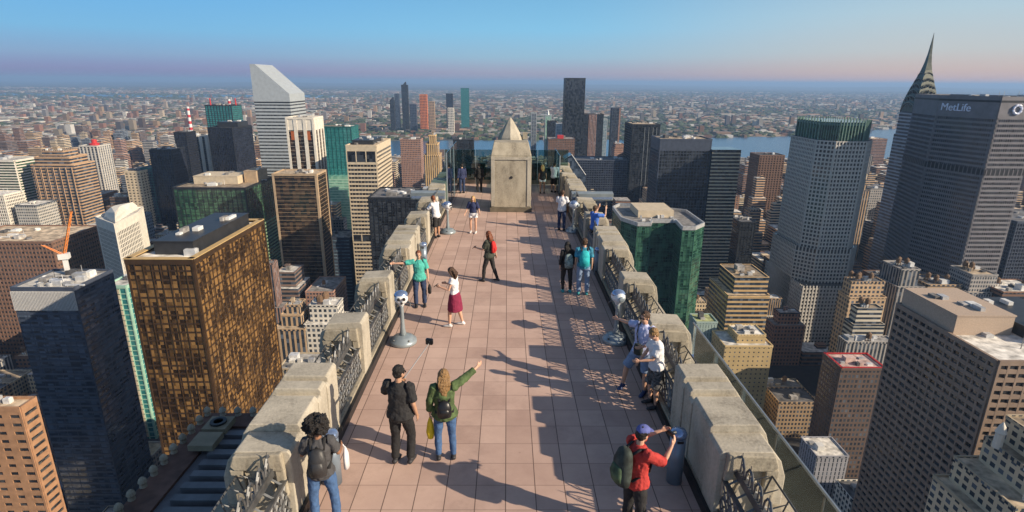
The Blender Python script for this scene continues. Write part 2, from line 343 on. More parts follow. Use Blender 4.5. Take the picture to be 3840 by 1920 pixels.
# ---- facade materials
g_gold = glassmat('bronze_glass_painted_reflections', (.03, .018, .010), (.32, .18, .065), 3.9, 1.65, .24, .15, .53, .12, .7, .07, .42)  # broad tint patches put soft reflections into the pane colour
g_dark = glassmat('dark_glass', (.008, .010, .014), (.05, .058, .07), 3.9, 3, .1)
g_blue = glassmat('deep_blue_glass', (.02, .03, .05), (.09, .12, .17), 3.9, 3, .12)
g_navy = glassmat('navy_glass', (.01, .012, .022), (.028, .035, .06), 3.9, 2, .2)
g_green = glassmat('green_glass', (.008, .034, .024), (.06, .16, .105), 3.9, 2.5, .12, 0, .5, .25)
g_dgreen = glassmat('dark_green_glass', (.012, .04, .026), (.06, .15, .085), 3.9, 3, .15, 0, .55, .2)
g_teal = glassmat('teal_glass', (.02, .16, .17), (.06, .27, .27), 3.9, 3, .15, 0, .5, .35)
g_mint = glassmat('mint_glass', (.14, .34, .26), (.30, .55, .42), 3.9, 3, .2, 0, .5, .3)
g_brown = glassmat('brown_glass', (.014, .010, .008), (.085, .05, .028), 3.9, 3, .2, 0, .6, .2)
g_win = glassmat('office_window_glass', (.02, .024, .03), (.10, .10, .10), 3.9, 1.6, .15, 0, .6, .25)
g_lblue = glassmat('pale_blue_glass', (.10, .17, .24), (.25, .36, .44), 3.9, 3, .15)
f_bronze = M('bronze_mullion', (.07, .04, .02), .5, .3, .2, .3); f_gold = M('gold_edge', (.52, .36, .16), .6, 0, .1, .3)
f_dark = M('dark_spandrel', (.022, .024, .03), .5, .2, .2, .3); f_alum = M('white_aluminium', (.46, .50, .52), .42, .25, .08, .3)
f_cream = M('cream_precast', (.56, .47, .34), .8, 0, .12, .3); f_tan = M('tan_precast', (.42, .31, .20), .85, 0, .14, .3)
f_white = M('white_marble_pier', (.68, .64, .56), .75, 0, .1, .3); f_grey = M('grey_granite_pier', (.52, .50, .46), .8, 0, .12, .3)
f_met = M('grey_precast', (.19, .185, .20), .85, 0, .12, .2); f_brn = M('brown_granite', (.27, .20, .155), .8, 0, .15, .2)
f_green = M('green_mullion', (.05, .15, .11), .4, .3, .1, .3); f_teal = M('teal_mullion', (.03, .14, .14), .4, .3, .1, .3); f_gridg = M('pale_green_spandrel', (.24, .34, .20), .6, 0, .2, .3)
f_copper = M('patinated_copper', (.17, .27, .23), .6, .2, .2, .4); f_mint = M('mint_spandrel', (.34, .55, .44), .5, 0, .1, .3)
f_blueg = M('blue_grey_spandrel', (.06, .075, .11), .5, .1, .2, .3)
w_brick = wallmat('red_brown_brick', (.24, .135, .09)); w_tan = wallmat('tan_brick', (.44, .31, .19)); w_cream = wallmat('cream_brick', (.56, .46, .32)); w_white = wallmat('white_brick', (.58, .55, .49))
w_grey = wallmat('grey_stone', (.34, .32, .30)); w_peach = wallmat('peach_brick', (.50, .33, .20)); w_dark = wallmat('dark_brick', (.16, .11, .09)); w_rose = wallmat('rose_brick', (.34, .20, .15)); w_blue = wallmat('blue_grey_panel', (.16, .19, .24))
w_gold = wallmat('golden_stone', (.58, .40, .20), wu=.45)
w_bands = wallmat('ribbon_window_wall', (.50, .46, .38), wu=1.0, wz=.5)
WALLS = dict(brick=w_brick, tan=w_tan, cream=w_cream, white=w_white, grey=w_grey, peach=w_peach, dark=w_dark, rose=w_rose, blue=w_blue)
# ---- left side, near
B = rect(314, 487, 660, 185, 70)
t = tower('glass_tower', 'gold and bronze glass tower with a flat cream roof edge, big at the left centre', B, 185, g_gold, f_bronze, m_roof_l, fl=3.9, bay=3.3, band=.8, pier=.35, bp=.12, pp=.3, para=1.3, clutter=3, pent=[(.22, .82, .15, .92, 5.5, m_darkmet)], seed=4)
b = MB(); cx, cy = t.location.x, t.location.y
for i in range(4): b.edge((B[i][0]-cx, B[i][1]-cy), (B[(i+1) % 4][0]-cx, B[(i+1) % 4][1]-cy), -2.2, .55, 186.35, 186.7)
b.build('roof_edge', f_gold, t)
B = rect(26, 187, 728, 152, 30)
tower('office_tower', 'dark blue office slab with a white louvred top band at the left edge', B, 152, g_blue, f_blueg, m_roof_l, fl=3.9, bay=5, band=1.3, pier=.3, bp=.2, pp=.1, clutter=12, seed=9, corner=.4)
o = bpy.data.objects[-1] if False else None
b = MB(); b.edge(B[0], B[1], .3, .55, 140.5, 151); 
for k in range(44): b.edge(B[0], B[1], .55, 1.0, 140.5, 151, k/44+.003, k/44+.012)
for k in range(3): pass
lo = b.build('louvre_band', M('pale_louvre', (.5, .5, .5), .6)); par = [x for x in COL.objects if x.name == 'office_tower'][0]; lo.parent = par; lo.location = (-par.location.x, -par.location.y, 0)
# crane on that roof
def crane():
    x, y = at(172*K, 690*K, 152); c = empty('crane', (x, y, 152.1), R(20), 'orange luffing crane with a leaning jib on the dark blue slab roof', 'crane')
    mo = M('orange_paint', (.65, .20, .03), .5); b = MB(); b.box(-1, 1, -1, 1, 0, 9); b.box(-2.4, 2.4, -2, 2, 9, 12); b.build('crane_base', m_white, c)
    for nm, A, Bq in (('jib', (0, 0, 11), (6, 5, 34)), ('counter_jib', (0, 0, 11), (-8, -2, 18))):
        b = MB(); A = Vector(A); Bv = Vector(Bq); d = Bv-A; n_ = 9
        offs = [Vector((.7, .5, 0)), Vector((-.7, .5, 0)), Vector((0, -.7, 0))]
        for o_ in offs: b.tube([A+o_, Bv+o_*.5], .2, 5)
        for k in range(n_):
            for j in range(3): b.tube([A+d*(k/n_)+offs[j], A+d*((k+1)/n_)+offs[(j+1) % 3]], .1, 4)
        b.build(nm, mo, c)
    b = MB(); b.tube([(-7.6, -2, 18), (0, 0, 20), (6, 5, 34)], .08, 4); b.build('stay_cable', m_steel, c)
    return c
crane()
B = rect(263, 318, 722, 120, 50)
t = tower('office_tower', 'slim teal glass tower with a cream stripe beside the gold tower', B, 120, g_teal, f_mint, m_roof_l, bay=5.0, band=.6, pier=.5, clutter=5, seed=2)
b = MB(); L = B[1][0]-B[0][0]; xm = (B[0][0]+B[1][0])/2
for k in range(30): b.box(xm-2.2-t.location.x, xm+2.2-t.location.x, B[0][1]-.8-t.location.y, B[0][1]-t.location.y, k*3.9+2, k*3.9+5.0)
b.build('stair_stripe', f_cream, t)
# white ribbed tower with canted crown, turned to the street
x0, y0 = at(240*K, 548*K, 138); x1, y1 = at(288*K, 566*K, 138); x2, y2 = at(347*K, 536*K, 138)
B = [(x0, y0), (x1, y1), (x2, y2), (x2-10, y2+24), (x0-2, y0+24)]
t = tower('office_tower', 'white ribbed stone tower with a canted crown left of the gold tower', B, 138, g_win, f_white, m_roof_l, fl=3.8, bay=3.0, band=.7, pier=.9, bp=.15, pp=.35, clutter=0, corner=1.2, blind=[(131.5, 138)], seed=5)
c = [(x-t.location.x, y-t.location.y) for x, y in B]; b = MB(); b.prism(shrink(c, 5), 138.15, 142, shrink(c, 6)); b.prism(shrink(c, 6), 142.01, 146, shrink(c, 10)); b.build('crown', f_white, t)
B = rect(-130, 132, 610, 116, 60)
tower('office_building', 'red brown brick office block with paired windows cut by the left edge', B, 116, g_win, M('red_brown_brick_pier', (.20, .115, .08), .85, 0, .2, .3), m_roof_t, fl=4.1, bay=3.2, band=2.1, pier=1.0, clutter=8, seed=7)
# orange brick block in the bottom left corner
B = rect(-190, 52, 1030, 128, 8)
tower('brick_building', 'orange brick building with dark slot windows in the bottom left corner', B, 128, g_win, M('orange_brick', (.36, .20, .11), .85, 0, .18, .4), m_roof_t, fl=3.9, bay=6.0, band=2.3, pier=3.2, bp=.3, pp=.32, clutter=4, seed=8)
# far left
B = rect(-90, 38, 405, 150, 40)
tower('apartment_tower', 'white balcony tower with green glass strips at the far left edge', B, 150, g_dgreen, f_white, m_roof_l, fl=3.6, bay=40, band=1.5, pier=.5, bp=1.4, pp=.4, clutter=4, seed=12)
B = rect(-60, 10, 492, 118, 30)
tower('office_tower', 'pale grid fronted tower in front of the white balcony tower', B, 118, g_win, f_white, m_roof_l, bay=2.6, band=1.3, pier=.8, clutter=3, seed=13)
for (a, b_, y_, h, dd, tint, lab) in [
    (76, 142, 405, 152, 26, 'peach', None)]: pass
B = rect(72, 186, 408, 150, 40)
root = slab('apartment_tower', 'tall peach brick tower with a stepped top and dark shaded flank on the left', B, 164, w_peach, m_roof_t, steps=[(146, (.1, .1, .05, .1)), (156, (.2, .2, .1, .1))], seed=3)
b = MB(); X0 = B[0][0]-root.location.x; X1 = B[1][0]-root.location.x; Y0 = B[0][1]-root.location.y
for k in range(7): xx = X0+(X1-X0)*(k+.5)/7; b.box(xx-.9, xx+.9, Y0-1.0, Y0+.1, 0, 143)
b.build('piers', w_peach, root)
B = rect(198, 245, 368, 150, 32)
t = tower('apartment_tower', 'slim grey ribbed tower with red rooftop tank on the left skyline', B, 150, g_blue, f_grey, m_roof_d, bay=5.5, band=.6, pier=2.2, bp=.1, pp=.8, clutter=2, seed=6)
b = MB(); b.lathe([(0, 0), (8, 0), (8, 3), (4, 4), (4, 9), (0, 10)], (0, 0, 150.2), 14); b.build('rooftop_tank', m_red, t)
B = rect(312, 352, 432, 132, 38); tower('apartment_tower', 'beige slab tower beside a teal glass wing, left of centre', B, 132, g_win, f_cream, m_roof_d, bay=6, band=2.2, pier=2.5, clutter=3, seed=21)
B = rect(353, 392, 424, 134, 40); tower('glass_tower', 'narrow teal edged glass wing behind the beige slab tower', B, 134, g_blue, f_teal, m_roof_d, bay=7, band=.8, pier=.6, clutter=3, seed=22)
B = rect(374, 430, 378, 160, 36); tower('glass_tower', 'navy glass tower with vertical ribs between the beige slab and the black box tower', B, 160, g_navy, f_dark, m_roof_d, bay=3.4, band=.5, pier=.6, clutter=3, seed=23)
B = rect(195, 262, 492, 86, 46); slab('apartment_block', 'brown brick block behind the white ribbed tower', B, 86, w_brick, m_roof_g, seed=31, steps=[(78, (.1, .15, .1, .1))])
B = rect(262, 318, 500, 92, 40); slab('apartment_block', 'dark brown stepped block right of the brown brick block', B, 92, w_dark, m_roof_t, seed=32, steps=[(80, (.1, .1, .15, .1))])
B = rect(436, 468, 334, 172, 30); tower('office_tower', 'thin near black slab behind the striped white tower', B, 172, g_navy, f_dark, m_roof_d, bay=4, clutter=2, seed=24)
B = rect(466, 522, 342, 160, 32)
t = tower('office_tower', 'tower striped in broad white and black verticals', B, 160, g_dark, f_white, m_roof_l, bay=13, band=.1, pier=6, bp=.05, pp=.6, corner=5, clutter=3, seed=25)
B = rect(512, 584, 266, 205, 46)
t = tower('glass_tower', 'dark teal glass tower with red masts behind the black box tower', B, 205, g_teal, f_dark, m_roof_d, bay=6, band=.9, pier=1, clutter=2, seed=26)
for xx in (-26, 26):
    b = MB(); b.lathe([(0, 0), (1.6, 0), (1.2, 14), (0, 14)], (xx, 0, 205.1), 8); b.build('mast', m_red, t)
B = rot_poly(rect(520, 588, 322, 178, 62), -6)
t = tower('office_tower', 'black box tower with a beige ledge at its foot, left of the slanted tower', B, 178, g_navy, f_dark, m_roof_d, bay=3, band=.4, pier=.3, clutter=3, pent=[(.2, .9, .3, .9, 8, m_darkmet)], seed=27, z0=96)
c = [(x-t.location.x, y-t.location.y) for x, y in B]; b = MB()
for i in range(4): b.edge(c[i], c[(i+1) % 4], -1, 3, 95, 99.5)
b.build('ledge', f_cream, t); b = MB(); b.prism(shrink(c, 1.0), 0, 95); b.build('podium', g_navy, t)
# big green block
B = rect(432, 618, 474, 148, 74)
t = tower('office_building', 'wide dark green glass block with a lit green side and cream rooftop', B, 148, g_dgreen, f_dark, m_roof_t, fl=3.9, bay=5, band=.5, pier=.5, bp=.15, pp=.25, clutter=14, pent=[(.12, .75, .35, .8, 8, f_cream), (.78, .96, .5, .9, 12, f_tan)], seed=28)
b = MB(); c = [(x-t.location.x, y-t.location.y) for x, y in B]
for k in range(26):
    z = 4+k*3.9; b.edge(c[0], c[1], .26, .34, z, z+1.9); b.edge(c[1], c[2], .26, .34, z, z+1.9)
b.build('spandrel_panels', f_gridg, t)
B = rect(683, 797, 440, 168, 30)
tower('office_tower', 'dark brown glass tower with tan stone edges in front of the slanted tower', B, 168, g_brown, f_tan, m_roof_t, fl=3.9, bay=60, band=.25, pier=.1, bp=.05, pp=.3, corner=2.0, clutter=7, seed=29)
# silver tower with the sloping top
def slant():
    d = 700.0; A = atY(628*K, 161*K, d); Sh = atY(1084, 352, d); x0, x1 = A.x, Sh.x; zt, zs = A.z, Sh.z; dep = 52
    take([(x0, d), (x1, d+dep)]); cx = (x0+x1)/2; cy = d+dep/2; w = (x1-x0)/2; h = dep/2
    r = empty('slant_roof_tower', (cx, cy, 0), 0, 'silver aluminium tower with a steep slanted top, highest on the left skyline', 'skyscraper')
    xt = -w+(2*w)*.16
    b = MB(); b.prism([(-w, -h), (w, -h), (w, h), (-w, h)], 0, zs-9); b.build('window_glass', g_win, r)
    b = MB(); n = int((zs-12)/3.9)
    for k in range(n):
        z = 6+k*3.9
        for p, q in (((-w, -h), (w, -h)), ((w, -h), (w, h)), ((-w, h), (-w, -h))): b.edge(p, q, -.1, .2, z, z+2.3)
    b.build('aluminium_bands', f_alum, r)
    b = MB(); prof = [(-w-.2, zs-9), (w+.2, zs-9), (w+.2, zs), (-w+1.5+(2*w)*.10, zt), (-w-.2, zt)]; b.ext(prof, 'Y', -h-.2, h+.2); b.build('slanted_crown', f_alum, r)
    b = MB(); L = Vector((w-(-w+1.5+2*w*.10), zs-zt)); 
    for k in range(9):
        t_ = .06+k*.1; x = (-w+1.5+2*w*.10)+L.x*t_; z = zt+L.y*t_; b.tube([(x, -h+1, z+.1), (x, h-1, z+.1)], .35, 4)
    b.build('slope_ribs', f_alum, r)
    b = MB(); b.edge((-w, -h), (w, -h), .25, .32, zs-10.5, zs-9.2); b.edge((w, -h), (w, h), .25, .32, zs-10.5, zs-9.2); b.build('louvre_band', f_dark, r)
slant()
B = rect(716, 790, 298, 218, 30)
t = tower('office_tower', 'white pier tower with dark glass strips and rust top panels beside the slanted tower', B, 218, g_brown, f_white, m_roof_l, bay=8.6, band=.15, pier=3.6, bp=.04, pp=.6, corner=2.2, clutter=2, seed=30, blind=[(206, 218)])
b = MB(); c = [(x-t.location.x, y-t.location.y) for x, y in B]
for a in (.15, .72): b.edge(c[0], c[1], .4, .5, 196, 205, a, a+.12)
b.build('rust_panel', M('rust_panel', (.38, .10, .03), .8), t)
B = rect(790, 884, 320, 192, 40); t = tower('glass_tower', 'teal glass office tower with a flat top right of the slanted tower', B, 192, g_teal, f_teal, m_roof_t, bay=6, band=.5, pier=.4, clutter=5, seed=33)
Y = B[0][1]; k_ = (Y-18)/Y; q = [(B[0][0]*k_, Y-18), (B[1][0]*k_, Y-18), (B[1][0]*k_, Y-.5), (B[0][0]*k_, Y-.5)]
c = [(x-t.location.x, y-t.location.y) for x, y in q]; b = MB(); b.prism(c, 0, 124); b.build('lower_wing', g_mint, t); b = MB()
for k in range(31): b.edge(c[0], c[1], -.1, .3, 2+k*3.9, 3.6+k*3.9); b.edge(c[1], c[2], -.1, .3, 2+k*3.9, 3.6+k*3.9)
b.build('wing_bands', f_mint, t)
B = rect(869, 946, 368, 192, 74)
t = tower('office_tower', 'cream banded office tower with a lit flank and three dark top bays', B, 192, g_dark, f_cream, m_roof_t, fl=4.2, bay=3.6, band=1.9, pier=.25, bp=.5, pp=.1, clutter=8, seed=34, pent=[(.1, .8, .2, .8, 4, m_darkmet)], blind=[(174, 176), (187, 192)])
b = MB(); c = [(x-t.location.x, y-t.location.y) for x, y in B]
for za, zb in ((176, 187), (92, 99)):
    b = MB(); b.edge(c[0], c[1], .57, .62, za+.01, zb-.01); o = b.build('dark_bays', g_dark, t)
    for a in (0, .31, .64, .97): b = MB(); b.edge(c[0], c[1], .6, .95, za, zb, a, a+.03); b.build('bay_post', f_cream, o)
B = rect(926, 1116, 500, 160, 50)
tower('office_building', 'low black glass building just behind the left parapet', B, 160, g_dark, f_dark, m_roof_d, bay=4, band=.6, pier=.4, clutter=12, seed=35)
B = rect(805, 880, 600, 92, 34); tower('office_building', 'blue grey block with a pale roof rim left of the cream banded tower', B, 92, g_lblue, f_blueg, m_roof_l, bay=12, band=2.6, pier=.4, clutter=4, seed=36)
B = rect(1066, 1104, 372, 176, 30); slab('apartment_tower', 'golden stone tower with a stepped crown behind the left terrace end', B, 190, w_gold, m_roof_t, seed=37, steps=[(166, (.12, .12, .1, .1)), (180, (.2, .2, .2, .2))])
B = rect(1006, 1058, 352, 150, 34); slab('apartment_tower', 'dusky rose tower left of the golden stone tower', B, 150, w_rose, m_roof_d, seed=38)
B = rect(1140, 1190, 352, 150, 30); tower('office_tower', 'dark tower seen just left of the stone chimney', B, 150, g_dark, f_dark, m_roof_d, seed=39, clutter=2)
# lower buildings between gold tower and terrace
B = rect(686, 765, 810, 96, 26); slab('apartment_house', 'tan brick setback apartment house with rooftop bulkheads right of the gold tower', B, 104, w_tan, m_roof_t, seed=41, steps=[(90, (.15, .2, .25, .1)), (98, (.2, .1, .2, .1))], kind_tank=True, clutter=8)
B = rect(762, 852, 800, 98, 24); slab('apartment_house', 'white brick setback apartment house against the terrace side', B, 104, w_white, m_roof_l, seed=42, steps=[(92, (.1, .1, .3, .1))], kind_tank=True, clutter=8)
B = rect(700, 800, 930, 84, 22); slab('town_building', 'cream cornered town building below the white setback house', B, 84, w_cream, m_roof_l, seed=43, clutter=9)
B = rect(690, 740, 985, 86, 18); slab('town_building', 'tan town building with parapets by the foot of the gold tower', B, 86, w_tan, m_roof_t, seed=44, clutter=6)
# ---- right side
B = rect(1422, 1472, 199, 263, 24)
d = 1300.; A = atY(2121, 294, d); Bq = atY(2196, 295, d); B = [(A.x, d), (Bq.x, d), (Bq.x, d+40), (A.x, d+40)]
tower('glass_tower', 'plain black glass slab reaching the horizon behind the stone chimney', B, A.z, g_dark, f_dark, m_roof_d, bay=3, band=.3, pier=.2, bp=.05, pp=.1, clutter=0, seed=51)
B = rect(1462, 1518, 288, 178, 36); t = tower('office_tower', 'dark tower with one broad brown brick stripe next to the black slab', B, 178, g_dark, f_dark, m_roof_d, bay=3, seed=52, clutter=2)
c = [(x-t.location.x, y-t.location.y) for x, y in B]; b = MB(); b.edge(c[0], c[1], .4, 1, 0, 178, .36, .72); b.build('brick_stripe', w_rose, t)
for (a, b_, y_, h, mt, fm, lab) in [(1517, 1528, 300, 165, g_lblue, f_alum, 'thin pale blue glass tower between two dark towers'), (1541, 1562, 272, 190, g_dark, f_blueg, 'slim dark tower with a rose edge right of the brown striped tower'),
    (1372, 1388, 290, 165, g_mint, f_alum, 'slender pale green tower with a pointed top left of the black slab'), (1378, 1400, 305, 152, g_dark, f_dark, 'short black tower in front of the pale green tower'), (1337, 1350, 285, 170, g_blue, f_alum, 'slim blue tower just right of the chimney peak'),
    (1400, 1418, 312, 150, g_lblue, f_alum, 'small pale tower left of the black slab')]:
    B = rect(a, b_, y_, h, 24); t = tower('distant_tower', lab, B, h, mt, fm, m_roof_g, bay=6, band=1, pier=.5, clutter=1, seed=int(a))
    if a == 1372: b = MB(); b.lathe([(0, 0), (4, 0), (.2, 16), (0, 16)], (0, 0, h+.1), 8); b.build('spire', f_alum, t)
    if a == 1541: b = MB(); c = [(x-t.location.x, y-t.location.y) for x, y in B]; b.edge(c[0], c[1], .4, .9, 60, h, .8, 1); b.build('rose_edge', w_rose, t)
B = rect(1380, 1446, 350, 150, 36); t = slab('apartment_tower', 'red brown tower with a red rooftop sign box in front of the black slab', B, 150, w_brick, m_roof_g, seed=53)
b = MB(); b.box(-8, 4, -14, -4, 150.2, 157); b.build('rooftop_box', m_red, t)
B = rect(1448, 1590, 404, 130, 50); tower('office_building', 'wide slate blue office block beyond the right end of the terrace', B, 130, g_navy, f_blueg, m_roof_d, bay=4, band=1, pier=.5, clutter=6, seed=54)
# glass block with sloping roof
x0, Y0 = at(1402*K, 350*K, 165); b = MB(); xr, _ = at(1452*K, 420*K, 165)
r = empty('glass_building', (x0+16, Y0-100, 0), 0, 'glass building with a steep sloping roof beyond the terrace end', 'building'); take([(x0, Y0-110), (x0+36, Y0-70)])
z_ = 165-100*math.tan(R(6.5)); b.ext([(-14, 0), (18, 0), (18, z_-30), (-4, z_), (-14, z_-6)], 'Y', -15, 15); b.build('glass_wall', g_blue, r)
b = MB(); b.tube([(18, -15.2, z_-30), (-4, -15.2, z_), (-14, -15.2, z_-6)], .5, 4); b.build('roof_edge', f_alum, r)
B = rect(1546, 1572, 372, 140, 26); slab('apartment_tower', 'narrow salmon brick tower left of the dark dotted tower', B, 146, w_rose, m_roof_t, seed=55, steps=[(140, (.1, .1, .1, .1))])
B = rect(1572, 1584, 384, 132, 26); slab('apartment_tower', 'narrow cream tower touching the salmon brick tower', B, 132, w_cream, m_roof_l, seed=56)
B = rect(1592, 1660, 314, 190, 60); t = tower('office_tower', 'black tower with columns of small white lights left of the broad black glass tower', B, 190, g_dark, f_dark, m_roof_t, bay=5, band=.8, pier=.6, clutter=4, seed=57)
c = [(x-t.location.x, y-t.location.y) for x, y in B]; b = MB()
for a in (.45, .6, .75, .88): b.edge(c[0], c[1], .6, .85, 10, 186, a, a+.008)
b.build('pale_ribs', f_alum, t)
B = rect(1662, 1790, 352, 196, 40)
t = tower('office_tower', 'broad black glass tower with a banded lit corner right of the terrace', B, 196, g_dark, f_blueg, m_roof_t, bay=3.4, band=.55, pier=.35, bp=.15, pp=.3, clutter=6, seed=58, blind=[(184, 196)])
q = [(B[1][0]+.2, B[1][1]-4), (B[1][0]+32, B[1][1]-4), (B[1][0]+32, B[1][1]+26), (B[1][0]+.2, B[1][1]+26)]; take(q); c = [(x-t.location.x, y-t.location.y) for x, y in q]
b = MB(); b.prism(c, 0, 186); b.build('lit_wing', g_dark, t); b = MB()
for k in range(47): b.edge(c[0], c[1], -.1, .4, 2+k*3.9, 3.5+k*3.9)
b.build('wing_bands', f_cream, t)
# octagonal green glass building
pp_ = [(2298, 784), (2330, 826), (2390, 846), (2440, 846), (2444, 834), (2534, 834), (2559, 861), (2606, 861), (2640, 846), (2572, 797), (2382, 776), (2322, 772)]
B = [at(x, y, 150) for x, y in pp_]
t = tower('glass_tower', 'green glass tower with a many sided white rimmed roof right of the parapet', B, 150, g_green, f_green, m_roof_g, fl=3.9, bay=2.6, band=.45, pier=.2, bp=.08, pp=.14, corner=.3, para=0, clutter=0, seed=59)
c = [(x-t.location.x, y-t.location.y) for x, y in B]; b = MB()
for i in range(len(c)): b.edge(c[i], c[(i+1) % len(c)], -.7, .45, 149.6, 152.6)
b.build('roof_rim', m_duct, t)
xs = [p[0] for p in c]; ys = [p[1] for p in c]
b = MB(); b.box(min(xs)*.45, max(xs)*.5, max(ys)*.1, max(ys)*.72, 150.2, 156); b.build('penthouse', f_cream, t)
rnd = random.Random(5)
for k in range(16):
    b = MB(); x = rnd.uniform(min(xs)*.6, max(xs)*.6); y = rnd.uniform(min(ys)*.45, max(ys)*.2); b.box(x, x+rnd.uniform(1, 3), y, y+rnd.uniform(1, 3), 150.2, 150+rnd.uniform(1, 3)); b.build('rooftop_unit', rnd.choice((m_duct, m_white)), t)
# grey chamfered tower with the green crown
X, Y = at(3136, 530, 205); w = 29; ch = 12; L_ = 50
def octa(x, y, w, c, L, g=0): return [(x-g, y-g), (x+w+g, y-g), (x+w+c+g, y+c), (x+w+c+g, y+c+L), (x+w+g, y+2*c+L+g), (x-g, y+2*c+L+g), (x-c-g, y+c+L), (x-c-g, y+c)]
B = octa(X, Y, w, ch, L_)
t = tower('office_tower', 'grey gridded tower with chamfered corners and a tall green glass crown', B, 205, g_win, f_grey, m_roof_d, fl=3.9, bay=3.2, band=1.5, pier=1.1, bp=.3, pp=.6, para=0, clutter=0, seed=60)
cx, cy = t.location.x, t.location.y; c = [(x-cx, y-cy) for x, y in octa(X+3, Y+3, w-6, ch, L_-6)]
b = MB(); b.prism(c, 205.1, 222); b.build('crown_glass', g_dgreen, t); b = MB()
for i in range(8):
    p, q = c[i], c[(i+1) % 8]; n_ = 8
    for k in range(n_+1): b.edge(p, q, -.1, 1.2, 205.2, 224, max(0, k/n_-.012), k/n_+.012)
    b.edge(p, q, -.1, .3, 219, 221)
b.build('crown_fins', f_copper, t)
c = [(x-cx, y-cy) for x, y in octa(X-2, Y-2, w+4, ch+2, L_)]
b = MB(); b.prism(c, 0, 100); b.build('lower_shaft', g_win, t); b = MB()
for i in range(8):
    p, q = c[i], c[(i+1) % 8]; Lq = (Vector(p)-Vector(q)).length; n_ = max(1, round(Lq/3.2))
    for z in range(25): b.edge(p, q, -.1, .3, 1.2+z*3.9, 2.7+z*3.9)
    for k in range(n_+1): b.edge(p, q, -.1, .62, 0, 101, max(0, k/n_-.17/n_), k/n_+.17/n_)
b.build('lower_grid', f_grey, t)
q = [(X-16, Y-14), (X+w+14, Y-14), (X+w+14, Y+70), (X-16, Y+70)]; take(q, 10); c = [(x-cx, y-cy) for x, y in q]
b = MB(); b.prism(c, 0, 66); b.build('base_wing', g_win, t); b = MB()
for i in (0, 1, 3):
    p, q = c[i], c[(i+1) % 4]; Lq = (Vector(p)-Vector(q)).length; n_ = round(Lq/3.2)
    for z in range(17): b.edge(p, q, -.1, .3, .5+z*3.9, 2.2+z*3.9)
    for k in range(n_+1): b.edge(p, q, -.1, .62, 0, 67, max(0, k/n_-.2/n_), k/n_+.2/n_)
b.build('base_grid', f_grey, t)
B = rect(2152, 2192, 466, 120, 40); t = slab('stone_tower', 'tan stone tower with an arched crown peeping out right of the green crowned tower', B, 126, w_tan, m_roof_t, seed=61, steps=[(112, (.1, .15, .1, .1)), (120, (.2, .2, .2, .2))], cornice=True)
b = MB()
for k in range(3):
    x = -8+k*8; b.ext([(x-3, 126.2)]+[(x-3*math.cos(a), 132+3*math.sin(a)) for a in [i*math.pi/8 for i in range(9)]]+[(x+3, 126.2)], 'Y', -8, -6)
b.build('arched_crown', f_cream, t)
# broad lozenge tower with the sign
X, Y = 395., 480.
P8 = [(X, Y), (X+34, Y), (X+52, Y+60), (X+34, Y+124), (X, Y+124), (X-16, Y+62)]
A_ = atY(3749, 399, Y); X = A_.x; P8 = [(X, Y), (X+34, Y), (X+50, Y+50), (X+34, Y+102), (X, Y+102), (X-13, Y+51)]
HM = atY(3700, 372, Y).z
t = tower('office_tower', 'huge grey concrete tower with folded faces and dark louvre bands at the right', P8, HM, g_dark, f_met, m_roof_d, fl=4.0, bay=1.9, band=1.7, pier=.45, bp=.5, pp=.45, corner=1.0, para=2.2, clutter=6, seed=62, blind=[(HM-15, HM)])
c = [(x-t.location.x, y-t.location.y) for x, y in P8]; b = MB()
for za, zb in ((HM-62, HM-57), (HM-168, HM-163), (HM-2.6, HM-.95)):
    b = MB()
    for i in (0, 4, 5, 1): b.edge(c[i], c[(i+1) % 6], .58, .68, za, zb)
    b.build('louvre_band', f_dark, t)
b = MB()
for i in (0, 4, 5, 1):
    Lq = (Vector(c[i])-Vector(c[(i+1) % 6])).length; n_ = round(Lq/3.8)
    for za in (HM-62, HM-168):
        for k in range(n_): b.edge(c[i], c[(i+1) % 6], .6, .9, za, za+5, (k+.42)/n_, (k+.58)/n_)
b.build('band_posts', f_met, t)
m_sign = M('white_sign_letters', (.75, .80, .95), .4)
def text(s, size, name, mat, parent, mw, depth=.3):
    cu = bpy.data.curves.new(name, 'FONT'); cu.body = s; cu.size = size; cu.extrude = depth; cu.align_x = 'CENTER'; cu.align_y = 'CENTER'
    tmp = bpy.data.objects.new('tmp', cu); COL.objects.link(tmp); bpy.context.view_layer.update()
    me = bpy.data.meshes.new_from_object(tmp.evaluated_get(bpy.context.evaluated_depsgraph_get())); bpy.data.objects.remove(tmp)
    o = bpy.data.objects.new(name, me); COL.objects.link(o); me.materials.clear(); me.materials.append(mat); o.parent = parent; o.matrix_local = mw; return o
p, q = Vector(c[5]), Vector(c[0]); e = (q-p).normalized(); nn = Vector((e.y, -e.x)); mid = p+(q-p)*.32+nn*.9
mw = Matrix(((e.x, 0, nn.x, mid.x), (e.y, 0, nn.y, mid.y), (0, 1, 0, HM-8), (0, 0, 0, 1)))
text('MetLife', 9, 'sign_lettering', m_sign, t, mw)
p, q = Vector(c[0]), Vector(c[1]); mid = p+(q-p)*.42
b = MB(); 
for k in range(8):
    a0 = math.pi*2*k/8; a1 = math.pi*2*(k+.75)/8
    b.tube([(mid.x+3.4*math.cos(a), p.y-1.2, HM-8+3.4*math.sin(a)) for a in (a0, (a0+a1)/2, a1)], 1.0, 6)
b.build('round_logo', m_sign, t)
